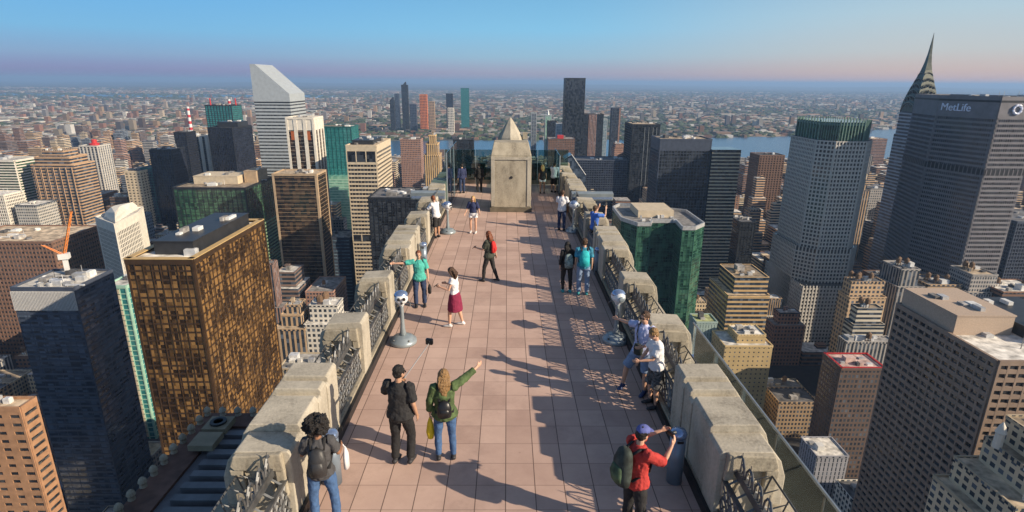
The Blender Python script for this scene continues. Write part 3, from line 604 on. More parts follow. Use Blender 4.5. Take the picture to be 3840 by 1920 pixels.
# the spire behind it
def spire():
    Y = 700.; top = atY(3513, 123, Y); X = top.x-3; r = empty('spire_tower', (X, Y, 0), 0, 'stone tower with a stainless arched crown and needle spire behind the huge grey tower', 'skyscraper')
    take([(X-25, Y-25), (X+25, Y+25)]); m_ss = M('stainless_crown', (.09, .095, .08), .35, .7, .2, .3); zt = top.z
    b = MB(); b.box(-14, 14, -14, 14, 0, zt-115); b.box(-13, 13, -13, 13, zt-115, zt-88); b.build('shaft', wallmat('pale_blue_brick', (.27, .30, .34)), r)
    b = MB(); prof = [(13, zt-88), (12.6, zt-80), (11.4, zt-72), (9.6, zt-64), (7.6, zt-56), (5.6, zt-48), (3.9, zt-41), (2.6, zt-33), (1.5, zt-23), (.8, zt-12), (.12, zt)]
    for i in range(len(prof)-1):
        a, za = prof[i]; c_, zc = prof[i+1]; b.prism([(-a, -a), (a, -a), (a, a), (-a, a)], za, zc-.01, [(-c_, -c_), (c_, -c_), (c_, c_), (-c_, c_)])
    b.build('crown', m_ss, r)
    for f in range(4):
        b = MB()
        for i in range(6):
            a, za = prof[i]; rr = a*.94; n_ = 9
            pts = [(rr*math.cos(k*math.pi/n_), -a-.25, za+rr*.85*math.sin(k*math.pi/n_)) for k in range(n_+1)]
            if i: pts = [(x, -prof[i][0]*.93-.15, z) for x, y, z in pts]
            b.tube(pts, .42, 4)
        o = b.build('sunburst_arch', M('bright_steel', (.30, .30, .26), .3, .7), r); o.rotation_euler = (0, 0, f*math.pi/2)
        b = MB()
        for i in range(5):
            a, za = prof[i]
            for k in range(-2, 3):
                x = k*a*.34; z = za+a*.25+(2-abs(k))*a*.12; b.add([(x-a*.1, -a*.97-.3, z), (x+a*.1, -a*.97-.3, z), (x, -a*.97-.3, z+a*.26), (x-a*.1, -a*.9, z), (x+a*.1, -a*.9, z), (x, -a*.9, z+a*.26)], [(0, 1, 2), (5, 4, 3), (0, 3, 4, 1), (1, 4, 5, 2), (2, 5, 3, 0)])
        o = b.build('triangular_windows', g_dark, r); o.rotation_euler = (0, 0, f*math.pi/2)
spire()
# bottom right brown tower
X, Y = at(3743, 1361, 150); X2, Y2 = at(3364, 1121, 158)
B = [(X, Y), (X+60, Y), (X+60, Y+62), (X, Y+62)]
t = tower('office_tower', 'brown granite tower with deep slot windows and a grey roof at the lower right', B, 150, g_dark, f_brn, m_roof_l, fl=3.8, bay=4.4, band=1.9, pier=.9, bp=.6, pp=.65, corner=1.0, clutter=2, pent=[(0.02, .45, .42, .98, 9, M('tan_granite', (.44, .34, .26), .8)), (.5, .95, .25, .95, 5, m_darkmet)], seed=63)
X, Y = at(3500, 1786, 106); Y -= 34
B = [(X, Y), (X+60, Y), (X+60, Y+34), (X, Y+34)]
t = slab('ornate_tower', 'cream stone tower stepping up with dormers and turrets in the bottom right corner', B, 136, w_cream, m_roof_t, seed=64, steps=[(106, (.08, .05, .12, .05)), (116, (.16, .05, .15, .05)), (126, (.12, .05, .15, .05))], clutter=3)
for k in range(9):
    b = MB(); x = -26+k*6.4; b.ext([(x-1.2, 106.2), (x+1.2, 106.2), (x+1.2, 109.6), (x, 111.2), (x-1.2, 109.6)], 'Y', -14.5, -12); b.build('dormer', f_white, t)
for k in range(7):
    b = MB(); x = -18+k*6.2; b.ext([(x-1.1, 116.2), (x+1.1, 116.2), (x+1.1, 119.4), (x, 121), (x-1.1, 119.4)], 'Y', -10.5, -8.5); b.build('dormer', f_white, t)
for x, y in ((-17, -6), (-8, -6), (-17, 8)):
    b = MB(); b.lathe([(0, 0), (1.6, 0), (1.5, 6), (1.9, 6.4), (1.1, 9), (0, 11)], (x, y, 126), 10); b.build('turret', f_white, t)
# tan and stepped ones in the right middle ground
B = rect(1832, 1936, 745, 86, 46); slab('stone_building', 'golden stone stepped building with a dark left flank between two glass towers', B, 100, w_gold, m_roof_t, seed=71, steps=[(86, (.18, .0, .12, .1))], clutter=10)
B = rect(1824, 1944, 872, 78, 26); slab('stone_building', 'pale golden building with ragged roof ornaments below the stepped stone one', B, 84, wallmat('plain_golden_stone', (.62, .47, .24), wu=.3, wz=.3), m_roof_l, seed=72, steps=[(78, (.3, .1, .2, .1))], clutter=10)
B = rect(2116, 2232, 930, 82, 22); t = slab('brick_building', 'red brick building with a red and white painted roof by the grey tower base', B, 82, w_dark, M('painted_roof', (.55, .40, .36), .8, 0, .5, .25, detail=8), seed=73, clutter=7)
b = MB(); w_ = (B[1][0]-B[0][0])/2
for i in range(4): c = [(-w_, -11), (w_, -11), (w_, 11), (-w_, 11)]; b.edge(c[i], c[(i+1) % 4], -1.6, -.5, 82.95, 83.3)
b.build('red_roof_border', m_red, t)
for (a, b_, y_, h, dd, mt, lab, st) in [
    (2140, 2232, 738, 96, 16, w_tan, 'tan block with a long white roof monitor between the two grey towers', [(92, (.05, .05, .2, .1))]),
    (2150, 2228, 806, 88, 12, w_bands, 'banded stone block stepping down behind the red roofed building', [(84, (.1, .1, .2, .1))]),
    (2130, 2252, 862, 80, 10, w_grey, 'grey banded block with rooftop tanks just left of the brown granite tower', None),
    (2262, 2330, 706, 104, 30, w_grey, 'weathered grey rooftop block under the huge grey tower', [(98, (.1, .2, .1, .1))]),
    (2335, 2420, 718, 100, 26, w_tan, 'tan stone roof block left of a green domed drum', None),
    (2440, 2520, 720, 102, 30, w_grey, 'soot grey block with rooftop tanks at the right under the huge grey tower', [(96, (.1, .1, .1, .1))]),
    (2524, 2640, 736, 100, 30, w_brick, 'brick block cut by the right edge below the huge grey tower', None)]:
    slab('office_building', lab, rect(a, b_, y_, h, dd), h+(8 if st else 0), mt, random.Random(a).choice(ROOFS), seed=a, steps=st, clutter=9, kind_tank=True)
B = rect(1912, 1974, 392, 138, 40); tower('office_tower', 'brown brick tower left of the green crowned grey tower', B, 138, g_brown, M('umber_brick', (.17, .10, .07), .85), m_roof_d, bay=5, band=1.5, pier=2.0, clutter=4, seed=74)
B = rect(1862, 1902, 560, 92, 40); tower('office_building', 'low dark glass building right of the broad black tower', B, 92, g_dark, f_dark, m_roof_d, bay=4, clutter=5, seed=75)
B = rect(2196, 2232, 350, 118, 40); slab('apartment_tower', 'far brown apartment slab standing by the river', B, 118, w_rose, m_roof_t, seed=76)
B = rect(2166, 2196, 392, 112, 30); slab('apartment_tower', 'far grey apartment tower in front of the riverside slab', B, 112, w_grey, m_roof_g, seed=77)
B = rect(2560, 2700, 560, 120, 60); tower('office_tower', 'dusky blue glass block at the right edge beside the huge grey tower', B, 120, g_navy, f_blueg, m_roof_d, seed=78, clutter=3)
B = rect(2055, 2135, 1150, 36, 20); slab('small_building', 'small white painted building deep in the street canyon', B, 36, wallmat('white_wall_shade_tint', (.36, .37, .42), wu=.3, wz=.25), m_roof_l, seed=79, clutter=4)  # canyon shade is put into the wall colour as a bluish grey
B = rect(1752, 1805, 812, 84, 16); slab('rooftop_house', 'little grey green house with a yellowish roof beside the green glass tower', B, 84, wallmat('grey_green_panel', (.25, .33, .31), wu=.2, wz=.2), M('lichen_roof', (.35, .38, .18), .9, 0, .5, .3), seed=80, clutter=2)
# unseen towers added behind and right of the viewer to shade the street canyons
for (x, y, w, d, h, mt, fm, lab) in [(70, -150, 48, 60, 236, g_win, f_grey, 'unseen grey pier tower added behind the viewer on the right for its shadow'), (170, -90, 55, 50, 205, g_dark, f_cream, 'unseen cream ribbed tower added far right behind the viewer for its shadow'),
    (120, -260, 60, 60, 240, g_win, f_tan, 'unseen tan ribbed tower added two blocks behind the viewer for its shadow'), (275, -20, 60, 48, 190, g_dark, f_white, 'unseen white ribbed tower added outside the right edge for its shadow')]:
    tower('office_tower', lab, [(x, y), (x+w, y), (x+w, y+d), (x, y+d)], h, mt, fm, m_roof_g, bay=6, band=1.2, pier=1.6, clutter=2, seed=int(h))
# far tower cluster across the river
for (px0, px1, py, d, mt, fm, lab) in [(1159, 1179, 222, 3300, g_teal, f_teal, 'lone teal glass tower standing across the river'), (1009, 1024, 214, 3100, g_dark, f_dark, 'black pointed tower on the far shore'),
    (1055, 1073, 238, 3150, g_brown, M('orange_netting', (.65, .20, .06), .8), 'orange wrapped tower under construction on the far shore'), (980, 990, 252, 3000, g_dark, f_dark, 'short black tower left of the far black pointed tower'),
    (992, 1002, 236, 3200, g_blue, f_blueg, 'slim blue black tower on the far shore cluster'), (1122, 1138, 236, 3200, g_navy, f_dark, 'dusky block tower left of the lone teal tower'),
    (1126, 1141, 272, 2900, g_win, f_white, 'white slab building in front of the far dusky tower'), (1078, 1092, 256, 3200, g_win, f_tan, 'tan tower right of the orange wrapped tower'), (1030, 1046, 262, 3000, g_navy, f_blueg, 'squat navy tower left of the orange wrapped tower')]:
    A = atY(px0*K, py*K, d); Bq = atY(px1*K, py*K, d); B = [(A.x, d), (Bq.x, d), (Bq.x, d+30), (A.x, d+30)]
    t = tower('distant_tower', lab, B, A.z, mt, fm, m_roof_g, fl=8, bay=8, band=3 if 'orange' in lab or 'white' in lab else 1, pier=2, clutter=0, seed=int(px0))
    if 'pointed' in lab: b = MB(); b.prism([(-9, -9), (9, -9), (9, 9), (-9, 9)], A.z+.2, A.z+16, [(4, -2), (8, -2), (8, 2), (4, 2)]); b.build('spire', f_dark, t)
# ------------------------------------------------------------ ground, river, hills
def poly_sheet(name, pts, z, mat, label=None, kind='structure'):
    me = bpy.data.meshes.new(name); me.from_pydata([(x, y, z) for x, y in pts], [], [tuple(range(len(pts)))]); me.materials.append(mat)
    o = bpy.data.objects.new(name, me); COL.objects.link(o); o['kind'] = kind; return o
def groundmat():
    m, t, n, l, p = newmat('city_ground'); g = n.new('ShaderNodeNewGeometry')
    v = n.new('ShaderNodeTexVoronoi'); v.inputs['Scale'].default_value = .012; l.new(g.outputs['Position'], v.inputs['Vector'])
    no = n.new('ShaderNodeTexNoise'); no.inputs['Scale'].default_value = .0012; no.inputs['Detail'].default_value = 9; l.new(g.outputs['Position'], no.inputs['Vector'])
    r = n.new('ShaderNodeValToRGB'); l.new(no.outputs[0], r.inputs[0]); e = r.color_ramp.elements
    e[0].position = .36; e[0].color = (.030, .045, .022, 1); e[1].position = .62; e[1].color = (.13, .11, .095, 1); x = e.new(.5); x.color = (.07, .065, .055, 1)
    mx = n.new('ShaderNodeMix'); mx.data_type = 'RGBA'; mx.inputs[0].default_value = .35; l.new(r.outputs[0], mx.inputs[6])
    hs = n.new('ShaderNodeHueSaturation'); hs.inputs['Saturation'].default_value = .25; hs.inputs['Value'].default_value = .3; l.new(v.outputs['Color'], hs.inputs['Color']); l.new(hs.outputs[0], mx.inputs[7])
    l.new(mx.outputs[2], p.inputs['Base Color']); p.inputs['Roughness'].default_value = 1; p.inputs['Specular IOR Level'].default_value = 0; return m
ground = poly_sheet('ground', [(-200000, -3000), (200000, -3000), (200000, 200000), (-200000, 200000)], 0, groundmat())
m_asph = M('asphalt', (.045, .045, .048), .9, 0, .2, .2)
poly_sheet('road', [(-2400, -400), (2400, -400), (2400, 1880), (-2400, 1880)], .03, m_asph)
def watermat():
    m, t, n, l, p = newmat('river_water'); p.inputs['Base Color'].default_value = (.035, .09, .17, 1); p.inputs['Roughness'].default_value = .22
    g = n.new('ShaderNodeNewGeometry'); no = n.new('ShaderNodeTexNoise'); no.inputs['Scale'].default_value = .05; no.inputs['Detail'].default_value = 6; l.new(g.outputs['Position'], no.inputs['Vector'])
    b = n.new('ShaderNodeBump'); b.inputs['Strength'].default_value = .5; b.inputs['Distance'].default_value = 2; l.new(no.outputs[0], b.inputs['Height']); l.new(b.outputs[0], p.inputs['Normal']); return m
RIV = [(-5200, 2150), (-1200, 2000), (200, 1980), (900, 1960), (1500, 1900), (2400, 1900), (5000, 2100), (9000, 2400), (9000, 4600), (4200, 4100), (2600, 3700), (1500, 2980), (700, 2720), (0, 2640), (-1200, 2500), (-5200, 2560)]
poly_sheet('river', RIV, .35, watermat())
def inriv(x, y):
    c = False; n = len(RIV)
    for i in range(n):
        x0, y0 = RIV[i]; x1, y1 = RIV[(i+1) % n]
        if (y0 > y) != (y1 > y) and x < (x1-x0)*(y-y0)/(y1-y0)+x0: c = not c
    return c
isl = []
for (px, py) in [(2740, 500), (2800, 508), (2880, 514), (2960, 510), (2975, 503), (2900, 494), (2800, 488), (2740, 490)]: isl.append(at(px, py, .6))
poly_sheet('sand_flat', isl, .6, M('sand', (.32, .24, .17), .9, 0, .25, .01))
for (nm, pts) in [('pond', [(-9000, 8600), (-2600, 8900), (-3000, 10400), (-9000, 10400)])]: poly_sheet('bay', pts, .35, bpy.data.materials['river_water'])
# low hills closing the horizon
def hills():
    b = MB(); rnd = random.Random(3); N = 120; vs = []; fs = []
    for j in range(2):
        pass
    for i in range(N+1):
        a = R(-56)+R(112)*i/N; h = 55+30*math.sin(i*.21)+18*math.sin(i*.53+1)
        for d, z in ((30000, .5), (34000, h), (46000, h*1.05), (60000, .5)): vs.append((d*math.sin(a), d*math.cos(a), z))
    for i in range(N):
        for k in range(3): fs.append((i*4+k, i*4+k+1, i*4+k+5, i*4+k+4))
    b.add(vs, fs); o = b.build('hills', M('wooded_hills', (.05, .07, .05), 1, 0, .3, .0006), None, True); o['kind'] = 'structure'
hills()
# ------------------------------------------------------------ Manhattan blocks
def cityblocks():
    rnd = random.Random(21); lots = []
    rows = []; y = 60
    while y < 1860:
        rows.append((y, min(y+rnd.choice((110, 150, 190)), 1850))); y = rows[-1][1]+26
    for (ya, yb) in rows:
        x = -2100
        while x < 2050:
            xa, xb = x+9, x+69
            for (xx0, xx1) in ((xa, (xa+xb)/2-1), ((xa+xb)/2+1, xb)):
                yy = ya
                while yy < yb-10:
                    L = rnd.choice((14, 18, 22, 28, 34, 44)); ye = min(yy+L, yb); lots.append((xx0, xx1, yy, ye-.6)); yy = ye
            x += 78
    res = []
    for (x0, x1, y0, y1) in lots:
        cx, cy = (x0+x1)/2, (y0+y1)/2
        if abs(cx) > .98*cy+60 or y1-y0 < 8: continue
        if -64 < cx < 48 and cy < 190: continue
        if any(x0 < f[1] and x1 > f[0] and y0 < f[3] and y1 > f[2] for f in FP): continue
        if cy < 170 and rnd.random() < .3: continue
        t = rnd.random()
        if cy < 420: h = rnd.choice((14, 18, 24, 30, 40, 52)) if cx < 0 else rnd.choice((10, 14, 18, 24, 30))
        elif cy < 640 and cx > 0: h = rnd.choice((14, 20, 28, 38, 52))
        elif cy < 1000: h = rnd.uniform(16, 50) if t < .55 else (rnd.uniform(50, 88) if t < .88 else rnd.uniform(88, 112))
        else: h = rnd.uniform(14, 40) if t < .5 else (rnd.uniform(40, 80) if t < .84 else rnd.uniform(80, 120))
        if cx > -.32*cy-60: cap = 258-cy*(.125 if abs(cx) < .3*cy or cx > 0 else .1); h = min(h, max(12, cap*rnd.uniform(.75, 1))) if cy > 700 else h
        if h > 60: x0 += rnd.uniform(0, 4); x1 -= rnd.uniform(0, 4)
        res.append((x0, x1, y0, y1, h))
    return res
LOTS = cityblocks()
LOTS.sort(key=lambda b: -((b[1]-b[0])*(b[4]*1.0+(b[3]-b[2])*.5)/((b[2]+b[3])/2)**2) if (b[2] > 120) else 0)
def mb_tower(b, x0, x1, y0, y1, h, rnd):
    """wall (slot 0) and roof (slot 1) of one plain building with a setback or two"""
    def blk(x0, x1, y0, y1, z0, z1):
        b.mi = 0; b.add([(x0, y0, z0), (x1, y0, z0), (x1, y1, z0), (x0, y1, z0), (x0, y0, z1), (x1, y0, z1), (x1, y1, z1), (x0, y1, z1)], [(0, 1, 5, 4), (1, 2, 6, 5), (2, 3, 7, 6), (3, 0, 4, 7)])
        b.mi = 1; b.add([(x0, y0, z1), (x1, y0, z1), (x1, y1, z1), (x0, y1, z1)], [(0, 1, 2, 3)]); b.mi = 0
    w, d = x1-x0, y1-y0
    if h > 34 and rnd.random() < .6:
        s1 = h*rnd.uniform(.6, .85); blk(x0, x1, y0, y1, 0, s1); a = rnd.uniform(.06, .2); blk(x0+w*a, x1-w*a, y0+d*a, y1-d*a*rnd.random(), s1, h)
        x0, x1, y0, y1 = x0+w*a, x1-w*a, y0+d*a, y1-d*a
    else: blk(x0, x1, y0, y1, 0, h)
    return x0, x1, y0, y1
hue = {'brick': 'red brown brick', 'tan': 'tan brick', 'cream': 'cream coloured', 'white': 'white walled', 'grey': 'grey stone', 'peach': 'peach brick', 'dark': 'dark brick', 'rose': 'rose brick', 'blue': 'blue grey panelled'}
def zone(x, y):
    s = x/y
    a = 'at the far left' if s < -.62 else 'on the left' if s < -.3 else 'left of the terrace' if s < -.05 else 'behind the terrace end' if s < .12 else 'right of the terrace' if s < .42 else 'on the right' if s < .68 else 'at the far right'
    d = 'near street blocks' if y < 420 else 'middle distance blocks' if y < 950 else 'blocks towards the river'
    return a, d
def fill():
    rnd = random.Random(5); keys = ['brick', 'brick', 'tan', 'tan', 'tan', 'cream', 'white', 'grey', 'peach', 'dark', 'rose', 'blue', 'cream', 'brick']
    rest = {}
    for i, (x0, x1, y0, y1, h) in enumerate(LOTS):
        k = rnd.choice(keys); rf = rnd.choice((0, 0, 1, 1, 2, 3)); cx, cy = (x0+x1)/2, (y0+y1)/2
        if i < 265:
            a, d = zone(cx, cy); hn = 'low' if h < 30 else 'mid height' if h < 65 else 'tall'
            root = empty('city_building', (cx, cy, 0), 0, f'{hn} {hue[k]} building among the {d} {a}', 'building', f'{hn} {hue[k]} buildings, {d}, {a}')
            b = MB(); X0, X1, Y0, Y1 = mb_tower(b, x0-cx, x1-cx, y0-cy, y1-cy, h, rnd)
            # split walls and roofs into two parts
            bw = MB(); br = MB()
            for f, m in zip(b.f, b.m): (br if m else bw).add([b.v[q] for q in f], [tuple(range(4))])
            bw.build('wall', WALLS[k], root)
            for q0 in range(0, len(br.f)): b2 = MB(); b2.add([br.v[j] for j in br.f[q0]], [(0, 1, 2, 3)]); b2.build('roof', ROOFS[rf], root)
            b = MB()
            for (p, q) in (((X0, Y0), (X1, Y0)), ((X1, Y0), (X1, Y1)), ((X1, Y1), (X0, Y1)), ((X0, Y1), (X0, Y0))): b.edge(p, q, -.3, .18, h-.5, h+.9)
            b.build('parapet', WALLS[k], root)
            nb = rnd.choice((2, 3, 4, 6, 7)) if cy < 700 else rnd.choice((1, 2, 3))
            for j in range(nb):
                b = MB(); w, dd = X1-X0, Y1-Y0; x = X0+w*rnd.uniform(.06, .7); y = Y0+dd*rnd.uniform(.06, .7)
                if j == 1 and rnd.random() < .5:
                    b.lathe([(0, 3), (1.7, 3), (1.7, 6.2), (0, 7.6)], (x, y, h), 9)
                    for u in (-1, 1):
                        for v in (-1, 1): b.box(x+u-.12, x+u+.12, y+v-.12, y+v+.12, h+.02, h+3.05)
                    b.build('water_tank', M_tank, root)
                else:
                    sc_ = 1 if j < 2 else .45; b.box(x, x+w*sc_*rnd.uniform(.1, .28), y, y+dd*sc_*rnd.uniform(.1, .28), h+.02, h+rnd.uniform(.8, 4)*(1 if j < 2 else .6)); b.build('bulkhead' if j == 0 else 'rooftop_unit', rnd.choice((WALLS[k], m_duct, m_roof_g, m_white)), root)
        else:
            b = rest.setdefault(0, MB()); n0 = len(b.f)
            q = MB(); X0, X1, Y0, Y1 = mb_tower(q, x0, x1, y0, y1, h, rnd)
            if rnd.random() < .8: xx = X0+(X1-X0)*rnd.uniform(.1, .6); yy = Y0+(Y1-Y0)*rnd.uniform(.1, .6); q.mi = 0; q.box(xx, xx+(X1-X0)*.3, yy, yy+(Y1-Y0)*.3, h+.02, h+4)
            q.m = [(9+rf if m else sorted(WALLS).index(k)) for m in q.m]; o = len(b.v); b.v += q.v; b.f += [[a+o for a in f] for f in q.f]; b.m += q.m; b.sm += q.sm
    o = rest[0].build('city_blocks', [WALLS[k] for k in sorted(WALLS)]+ROOFS)
    tag(o, 'dense mass of small brick and stone buildings filling the blocks towards the river', 'buildings', None, 'stuff')
fill()
# ------------------------------------------------------------ the far boroughs, thousands of small roofs
def attrmat(name, rough=.9):
    m, t, n, l, p = newmat(name); a = n.new('ShaderNodeAttribute'); a.attribute_name = 'tint'; p.inputs['Roughness'].default_value = rough; p.inputs['Specular IOR Level'].default_value = .2; l.new(a.outputs['Color'], p.inputs['Base Color']); return m
def boxes_obj(name, items, label, cat):
    """items: (cx, cy, w, d, h, rgb)"""
    V = []; F = []; Cc = []
    for (cx, cy, w, d, h, c) in items:
        o = len(V); V += [(cx-w, cy-d, 0), (cx+w, cy-d, 0), (cx+w, cy+d, 0), (cx-w, cy+d, 0), (cx-w, cy-d, h), (cx+w, cy-d, h), (cx+w, cy+d, h), (cx-w, cy+d, h)]
        F += [(o, o+1, o+5, o+4), (o+1, o+2, o+6, o+5), (o+3, o, o+4, o+7), (o+4, o+5, o+6, o+7)]; Cc += [c]*4
    me = bpy.data.meshes.new(name); me.from_pydata(V, [], F); ca = me.color_attributes.new('tint', 'FLOAT_COLOR', 'CORNER'); buf = []
    for c in Cc: buf += [c[0], c[1], c[2], 1]*4
    ca.data.foreach_set('color', buf); me.materials.append(attrmat(name+'_walls')); o = bpy.data.objects.new(name, me); COL.objects.link(o); return tag(o, label, cat, None, 'stuff')
def far():
    rnd = random.Random(11); items = []
    pal = [(.30, .17, .11), (.42, .28, .18), (.50, .42, .32), (.62, .60, .55), (.20, .15, .13), (.36, .20, .15), (.25, .24, .24), (.70, .68, .64), (.14, .13, .14), (.46, .33, .22)]
    for i in range(56000):
        d = math.exp(rnd.uniform(math.log(1900), math.log(17000))); s = rnd.uniform(-1.02, 1.02); x, y = s*d, d
        if inriv(x, y) or inriv(x, y+40): continue
        if y < 1900 and abs(x) < 2400: continue
        ang = .35 if x < 900 else -.25; gu = x*math.cos(ang)+y*math.sin(ang); gv = y*math.cos(ang)-x*math.sin(ang)
        if gu % 130 < 26 or gv % 240 < 34 or gu % 1500 < 60: continue
        if -9000 < x < -2600 and 8550 < y < 10450: continue
        cl = math.sin(x*.0011+2)*math.sin(y*.0013)+math.sin(x*.0004-y*.0007)
        if cl < -.55 and rnd.random() < .75: continue
        w = rnd.uniform(5, 14)*(1+d/9000); dd = rnd.uniform(6, 16)*(1+d/9000); h = rnd.choice((7, 8, 9, 10, 12, 14))
        t = rnd.random()
        if t > .97 and y < 9000: h = rnd.uniform(25, 60); w, dd = 12, 12
        elif t > .91: w *= 2.6; dd *= 2; h = rnd.uniform(8, 16); 
        c = rnd.choice(pal) if t <= .91 or t > .97 else rnd.choice(((.7, .68, .62), (.55, .5, .42), (.62, .42, .30)))
        q = rnd.uniform(.35, .85); items.append((x, y, w, dd, h, tuple(min(.8, a*q) for a in c)))
    boxes_obj('far_rooftops', items, 'endless low rooftops of the boroughs across the river', 'rooftops')
    # dark tree masses between them
    V = []; F = []
    def clump(x, y, r, h):
        o = len(V); n = 6; V.extend([(x+r*math.cos(k*math.pi/3+x)*rnd.uniform(.7, 1.2), y+r*math.sin(k*math.pi/3+x)*rnd.uniform(.7, 1.2), 0) for k in range(n)]); V.extend([(x+r*.7*math.cos(k*math.pi/3+x)*rnd.uniform(.7, 1.2), y+r*.7*math.sin(k*math.pi/3+x)*rnd.uniform(.7, 1.2), h*rnd.uniform(.7, 1)) for k in range(n)]); V.append((x, y, h*1.15))
        for k in range(n): F.append((o+k, o+(k+1) % n, o+n+(k+1) % n, o+n+k)); F.append((o+n+k, o+n+(k+1) % n, o+2*n))
    for i in range(15000):
        d = math.exp(rnd.uniform(math.log(2600), math.log(20000))); x = rnd.uniform(-1, 1)*d
        if inriv(x, d): continue
        clump(x, d, rnd.uniform(8, 22)*(1+d/7000), rnd.uniform(7, 13))
    me = bpy.data.meshes.new('far_trees'); me.from_pydata(V, [], F); me.materials.append(M('distant_foliage', (.045, .065, .03), 1, 0, .4, .02)); o = bpy.data.objects.new('far_trees', me); COL.objects.link(o); tag(o, 'dark green tree masses between the far rooftops', 'trees', None, 'stuff')
far()
# red and white chimneys of the power station by the river
for i, (px, py, pb, d) in enumerate(((703, 400, 470, 2120), (858, 372, 440, 2120))):
    A = atY(px, py, d); r = empty('chimney_stack', (A.x, d, 0), 0, ('red and white banded power station chimney left of the dark teal tower', 'red and white banded power station chimney right of the dark teal tower')[i], 'chimney', 'power station chimneys')
    b = MB(); b.lathe([(0, 0), (7, 0), (4.6, A.z), (0, A.z)], (0, 0, 0), 14); b.build('shaft', m_white, r)
    for k in range(4):
        z = A.z-6-k*22; b = MB(); b.lathe([(4.6+(A.z-z)*.016+.1, z-10), (4.6+(A.z-z)*.016+.12, z)], (0, 0, 0), 14); b.build('red_band', m_red, r)
# street trees at the bottom of the canyon on the right
def leafmat(name, col):
    return M(name, col, .7, 0, .5, .8, detail=6)
m_bark = M('bark', (.06, .045, .03), .9); m_leaf = leafmat('leaves', (.06, .09, .03))
def tree(x, y, z0, h, r, label, seed):
    rnd = random.Random(seed); t = empty('street_tree', (x, y, z0), 0, label, 'tree', 'street trees in the canyon on the right'); b = MB(); b.tube([(0, 0, 0), (.1, 0, h*.35), (.2, .1, h*.6)], [.3, .22, .1])
    for k in range(6): a = k*1.05; b.tube([(.1, 0, h*.35+k*.2), (math.cos(a)*r*.6, math.sin(a)*r*.6, h*.6+k*.3)], [.12, .04])
    b.build('trunk', m_bark, t); b = MB()
    cl = [(rnd.gauss(0, r*.4), rnd.gauss(0, r*.4), h*.7+rnd.gauss(0, h*.13)) for _ in range(26)]
    for c in cl:
        for _ in range(60):
            p = Vector(c)+Vector((rnd.gauss(0, r*.17), rnd.gauss(0, r*.17), rnd.gauss(0, r*.14))); u = Vector((rnd.gauss(0, 1), rnd.gauss(0, 1), rnd.gauss(0, 1))).normalized()*.3; v = u.orthogonal().normalized()*.2
            b.add([p-u, p+v, p+u, p-v], [(0, 1, 2, 3)])
    b.build('crown', m_leaf, t)
for i, (px, py) in enumerate(((3040, 1600), (3085, 1640), (3120, 1580), (3060, 1690), (3150, 1650), (3025, 1545))):
    x, y = at(px, py, 8); tree(x, y, .1, 13+i % 3*2, 5+i % 2, 'leafy green street tree deep in the shaded canyon on the right', i)
# ------------------------------------------------------------ air
def haze():
    b = MB(); b.box(-205000, 205000, -3500, 205000, -1, 345); m = bpy.data.materials.new('haze_air'); m.use_nodes = True; n = m.node_tree.nodes; n.clear()
    out = n.new('ShaderNodeOutputMaterial'); v = n.new('ShaderNodeVolumePrincipled'); v.inputs['Density'].default_value = 6.5e-5; v.inputs['Color'].default_value = (.40, .63, .98, 1); v.inputs['Anisotropy'].default_value = .1
    m.node_tree.links.new(v.outputs[0], out.inputs['Volume']); o = b.build('haze', m); o['kind'] = 'stuff'
haze()
